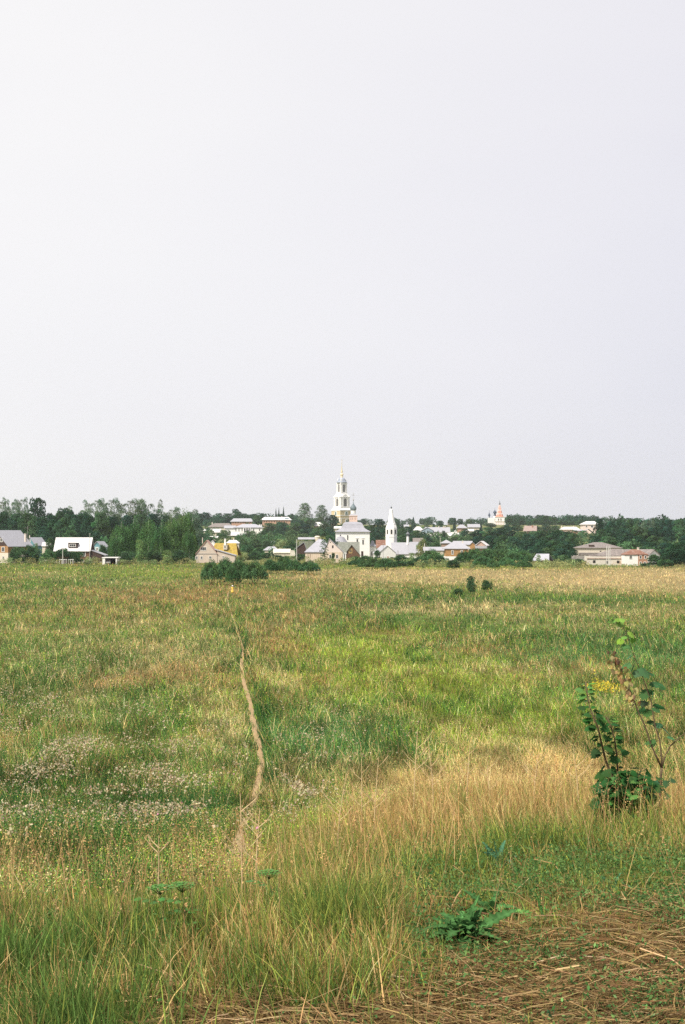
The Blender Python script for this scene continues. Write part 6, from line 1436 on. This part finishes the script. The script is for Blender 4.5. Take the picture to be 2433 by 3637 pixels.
def sapling2():
    D = 11.2; r = random.Random(9); g = cpt(1160, 1960, D); x0 = g.x; z0 = tz(x0, D); O = Vector((x0, D, z0))
    E = empty('maple_sapling', (x0, D, z0), 0, 'tall spindly forked sapling with one withered brown branch, near the right edge', 'sapling')
    B = {'trunk': ([(1150, 2100), (1158, 1900), (1165, 1760), (1172, 1690)], .012, .009), 'withered': ([(1172, 1690), (1100, 1540), (1050, 1420), (1000, 1260), (930, 1110), (870, 950), (800, 800), (750, 660), (690, 560), (645, 480)], .008, .002),
         'green': ([(1172, 1690), (1170, 1560), (1150, 1400), (1100, 1240), (1060, 1000), (990, 790), (950, 680), (900, 560), (850, 420), (800, 280), (725, 150)], .007, .0015), 'right': ([(1176, 1690), (1195, 1600), (1215, 1550), (1260, 1465), (1330, 1400), (1400, 1340), (1480, 1270)], .007, .003)}
    mb = MB(); out = ([], [], []); wi = ([], [], [])
    for nm, (st, r0, r1) in B.items():
        dd = {'trunk': 0, 'withered': -.05, 'green': .12, 'right': 0}[nm]
        pts = [cpt(a, b, D+dd*i/len(st)) - O for i, (a, b) in enumerate(st)]; n = len(pts)
        if nm == 'trunk': pts[0].z = -.05
        mb.tube(pts, [r0+(r1-r0)*i/(n-1) for i in range(n)], 7)
        if nm == 'green':
            for (a, b_, sz, c) in [(720,145,.07,2),(690,150,.06,2),(760,150,.06,2),(740,190,.07,2),(830,240,.06,2),(860,300,.07,2),(780,330,.06,2),(740,370,.07,2),(800,420,.08,1),(870,360,.06,2),(830,520,.09,1),(800,620,.10,1),(860,640,.09,1),(920,700,.10,1),(1000,690,.12,1),(1060,700,.08,1),(1130,810,.13,0),(1180,850,.07,0),(1000,910,.13,0),(1060,940,.11,0),(980,1010,.10,0),(1150,1040,.11,0),(1120,1080,.08,0),(950,1080,.10,0),(1020,1105,.11,0),(1060,1210,.08,0),(1140,1240,.09,1),(1230,1300,.10,1),(1270,1370,.07,1),(1050,1410,.10,0),(1070,1440,.07,0)]:
                p = cpt(a, b_, D+r.uniform(-.08, .2)) - O; near = min(pts, key=lambda q: (q-p).length); q0 = near.lerp(p, .1)
                if (near-p).length < .35: mb.tube([q0, p], .0012, 4)
                d = (p-near); d.z = -abs(d.z)*.3-.02; d.y = r.uniform(-.1, .05)
                palm_leaf(out, p-d.normalized()*sz*.4, d, (0, r.uniform(-.7, 0), 1), sz, [(.05, .12, .045), (.07, .18, .075), (.17, .33, .06)][c], r)
        if nm == 'withered':
            for i in range(70):
                t = r.uniform(4.6, 8.9); j = min(n-2, int(t)); p = pts[j].lerp(pts[j+1], t-j)+Vector((r.uniform(-.05, .05), r.uniform(-.04, .04), r.uniform(-.05, .03)))
                palm_leaf(wi, p, (r.uniform(-.5, .5), r.uniform(-.5, .5), -1), (r.uniform(-1, 1), -1, r.uniform(-.2, .2)), r.uniform(.025, .055), [(.44, .34, .15), (.34, .24, .10), (.18, .12, .06)][r.choice((0, 0, 1)) if t < 7.3 else r.choice((1, 2))], r)
    for a, b_ in [(1120,1790),(1220,1820),(1250,1800),(1140,1830),(1080,1900),(1180,1900),(1240,1960)]:
        p = cpt(a, b_, D) - O; palm_leaf(out, p, (r.uniform(-1, 1), r.uniform(-.3, .3), -.3), (0, -.5, 1), .07, (.05, .12, .045), r)
    mb.build('stem', STEM, E, True); leaf_obj('foliage', out, E, M_MAPLE); o = leaf_obj('withered_foliage', wi, E, M_MAPLE); o['label'] = 'curled brown dead leaves'
sapling2()

def strap_plant(px, D, n, L, W, label, seed, col=(.046, .118, .034), zoff=0, name='dock_plant'):
    x = wx(px, D); z = tz(x, D); r = random.Random(seed)
    E = empty(name, (x, D, z+zoff), 0, label, 'plant', 'broad-leaved plants at the edge of the hay')
    m = leaf_mat(name+'_leaf', .2) if name+'_leaf' not in bpy.data.materials else bpy.data.materials[name+'_leaf']
    for k in range(n):
        a = k*2.4+r.uniform(-.6, .6); el = math.radians(r.uniform(8, 80)); l = L*r.uniform(.4, 1.15); w = W*r.uniform(.7, 1.3)
        d = Vector((math.cos(a)*math.cos(el), math.sin(a)*math.cos(el), math.sin(el))); tw = r.uniform(-.7, .7); out = ([], [], []); N = 18
        side0 = Vector((-math.sin(a), math.cos(a), 0)); sd = (side0*math.cos(tw) + d.cross(side0)*math.sin(tw)).normalized()
        bend = r.uniform(.15, .9); sway = r.uniform(-.25, .25)
        for i in range(N+1):
            t = i/N; c = d*(l*t) + Vector((math.cos(a), math.sin(a), 0))*(l*.25*bend*t*t) + side0*(sway*l*t*t) - Vector((0, 0, 1))*(l*bend*t*t*.8); c.z = max(c.z, .012)
            ww = w*(math.sin(math.pi*min(1, t*.85+.10))**.8)*(1 if i % 2 else .55)*.5*r.uniform(.85, 1.15)
            nn = d.cross(sd); rip = r.uniform(-.25, .35); out[0].extend([tuple(c-sd*ww+nn*ww*(.35+rip)), tuple(c), tuple(c+sd*ww+nn*ww*(.35-rip))])
            f = r.uniform(.7, 1.25)*(1+.5*(k % 5 == 0)); out[2].extend([[q*f for q in col], [q*f*1.4+.01 for q in col], [q*f for q in col]])
        for i in range(N): b_ = i*3; out[1].extend([(b_, b_+1, b_+4, b_+3), (b_+1, b_+2, b_+5, b_+4)])
        leaf_obj('leaf', out, E, m)
    return E
strap_plant(1650, 5.75, 60, .225, .058, 'large deep green rosette of jagged upright leaves at the edge of the hay', 3, zoff=.03)
strap_plant(1745, 6.35, 30, .19, .052, 'smaller green rosette directly behind the large jagged rosette', 5)
strap_plant(1520, 5.55, 16, .14, .04, 'low flat green rosette at the left side of the large jagged rosette', 8)
strap_plant(1560, 5.15, 14, .12, .036, 'dark small rosette in the hay below the large jagged rosette', 9, (.05, .16, .08))
strap_plant(2260, 4.80, 12, .11, .034, 'small green tuft in the hay near the lower right corner', 10, (.05, .15, .06))
strap_plant(1110, 4.80, 12, .10, .034, 'small dark green tuft near the middle of the bottom edge', 12, (.035, .11, .06))
strap_plant(1960, 4.75, 11, .12, .03, 'pale green tuft in the hay, right of the bottom centre', 13, (.08, .2, .09))
strap_plant(1935, 6.1, 14, .16, .028, 'light green ferny tuft right of the large jagged rosette', 14, (.10, .24, .06))
strap_plant(2180, 7.0, 14, .15, .04, 'green leafy tuft under the maple sapling', 15, (.06, .16, .08))
strap_plant(1770, 8.2, 26, .22, .05, 'bluish green clump of weeds behind the rosettes, in the low grass', 16, (.05, .13, .07))

def umbel(px, py, D, label, seed):
    x = wx(px, D); z = tz(x, D); r = random.Random(seed); h = wz(py, D)-z
    E = empty('umbel_plant', (x, D, z), 0, label, 'plant', 'umbel plants in the tall grass'); gm = mat('green_stalk', (.12, .20, .06), .15, 8, .8)
    mb = MB().tube([(0, 0, 0), (.01, 0, h*.5), (0, 0, h-.05)], [.004, .003, .002], 6); out = ([], [], []); lf = ([], [], [])
    for k in range(22):
        a = k*2.4; q = .045*math.sqrt((k+.5)/22); p = Vector((q*math.cos(a), q*math.sin(a), h-.012-q*q*5)); mb.tube([(0, 0, h-.05), p], .0009, 4)
        for j in range(7):
            b_ = r.uniform(0, 6.28); pp = p+Vector((.008*math.cos(b_), .008*math.sin(b_), r.uniform(0, .006))); palm_leaf(out, pp, (math.cos(b_), math.sin(b_), .2), (0, 0, 1), .013, (.13, .27, .08), r)
    for k in range(3):
        a = r.uniform(0, 6.28); p = Vector((0, 0, h*(.35+.18*k))); d = Vector((math.cos(a), math.sin(a)*.4, .2)); mb.tube([p, p+d*.10], .0012, 4)
        for j in range(5): palm_leaf(lf, p+d*(.02+.018*j), (math.cos(a+(-1)**j), math.sin(a+(-1)**j), 0), (0, 0, 1), .04, (.09, .21, .06), r)
    mb.build('stalk', gm, E, True); leaf_obj('flower_head', out, E, M_MAPLE); leaf_obj('foliage', lf, E, M_MAPLE)
umbel(648, 3128, 6.0, 'green flat-topped umbel plant in the tall grass, right one of a pair', 1)
umbel(568, 3138, 6.1, 'green flat-topped umbel plant in the tall grass, left one of a pair', 2)
umbel(955, 3085, 6.6, 'single green umbel plant in the tall grass right of the pair', 3)

# dead branching stalks standing in the golden grass
def stalk(px, D, top, label, seed, lean=0.0):
    x = wx(px, D); z = tz(x, D); r = random.Random(seed); h = wz(top, D)-z
    o_m = mat('dry_stalk', (.56, .42, .23), .15, 8, .9); mb = MB()
    p1 = Vector((lean*.4*h, 0, h*.55)); p2 = Vector((lean*h, r.uniform(-.05, .05), h))
    mb.tube([(0, 0, -.02), p1, p2], [.0055, .004, .0018], 6)
    for k in range(r.randrange(4, 7)):
        t = r.uniform(.45, .9); p = p1.lerp(p2, (t-.55)/.45) if t > .55 else p1*(t/.55); a = r.choice((0, math.pi))+r.uniform(-.6, .6); L = h*r.uniform(.15, .32)
        q = p+Vector((math.cos(a)*L*.75, math.sin(a)*L*.4, L*.7)); mb.tube([p, p.lerp(q, .5)+Vector((0, 0, -L*.04)), q], [.003, .0024, .001], 5)
        for j in range(2):
            a2 = a+r.uniform(-1, 1); q2 = p.lerp(q, .55); e_ = q2+Vector((math.cos(a2)*L*.3, math.sin(a2)*L*.2, L*.35)); mb.tube([q2, e_], [.0018, .0008], 4)
    o = mb.build('dry_stalk', o_m); o.location = (x, D, z); tag(o, label, 'dry stalk', 'dead branching stalks in the dry grass')
for i, (px, D, top, lean, l) in enumerate([(1466,12.5,2590,.05,'dead branching stalk forked like antlers in front of the bluish green weeds'),(1545,13,2620,-.08,'slender dead stalk leaning left beside the antler-like one'),(1655,13.5,2640,.06,'Y-shaped dead stalk with a long right arm, centre of the dry grass'),(1285,12,2700,.0,'bushy dead stalk near the left end of the dry grass'),(1325,11.5,2690,.06,'dead stalk right beside the bushy one at the left end of the dry grass'),(1190,10.5,2745,.12,'low leaning dead stalk above the green grass, right of the path'),(1740,13.5,2700,-.05,'short dead stalk in the middle of the golden grass'),(1890,13,2680,.10,'dead stalk leaning right in the golden grass'),(2060,12.5,2640,-.10,'dead stalk leaning left, left of the maple sapling'),(905,8.0,2870,.05,'tall single dry stalk standing in front of the path'),(862,7.4,2820,-.02,'tall pale dry stalk at the lower end of the path'),(560,7.0,2960,.03,'dry stalk rising over the dark weeds on the left')]): stalk(px, D, top, l, 20+i, lean)
def twig(px, py, D, L, az, r0, label):
    x = wx(px, D); z = tz(x, D)+.03; o = MB().tube([(-L/2, 0, 0), (0, .01, .03), (L/2, 0, .012)], [r0, r0*.9, r0*.6], 6).build('twig', mat('pale_twig', (.58, .44, .28), .15, 6, .9))
    o.location = (x, D, z); o.rotation_euler = (0, 0, az); tag(o, label, 'twig')
twig(1400, 3220, 6.5, .32, -.12, .004, 'long pale bare twig lying across the grass left of the large rosette'); twig(2000, 3430, 5.4, .35, .25, .004, 'pale straight twig lying on the hay right of the rosettes'); twig(1385, 3470, 5.15, .30, .5, .0035, 'pale twig slanting over the hay below the large rosette')

# ------------------------------------------------------------------ haze
hz = MB().box(-3300, 3300, -40, 5150, -45, 118)
hm = bpy.data.materials.new('haze'); hm.use_nodes = True; hn = hm.node_tree.nodes; hn.clear()
ho = hn.new('ShaderNodeOutputMaterial'); hv = hn.new('ShaderNodeVolumePrincipled')
hv.inputs['Color'].default_value = (0.82, 0.87, 0.92, 1); hv.inputs['Density'].default_value = 0.00006; hv.inputs['Anisotropy'].default_value = 0.2
hm.node_tree.links.new(hv.outputs[0], ho.inputs['Volume'])
hzo = hz.build('haze', hm); hzo['kind'] = 'stuff'
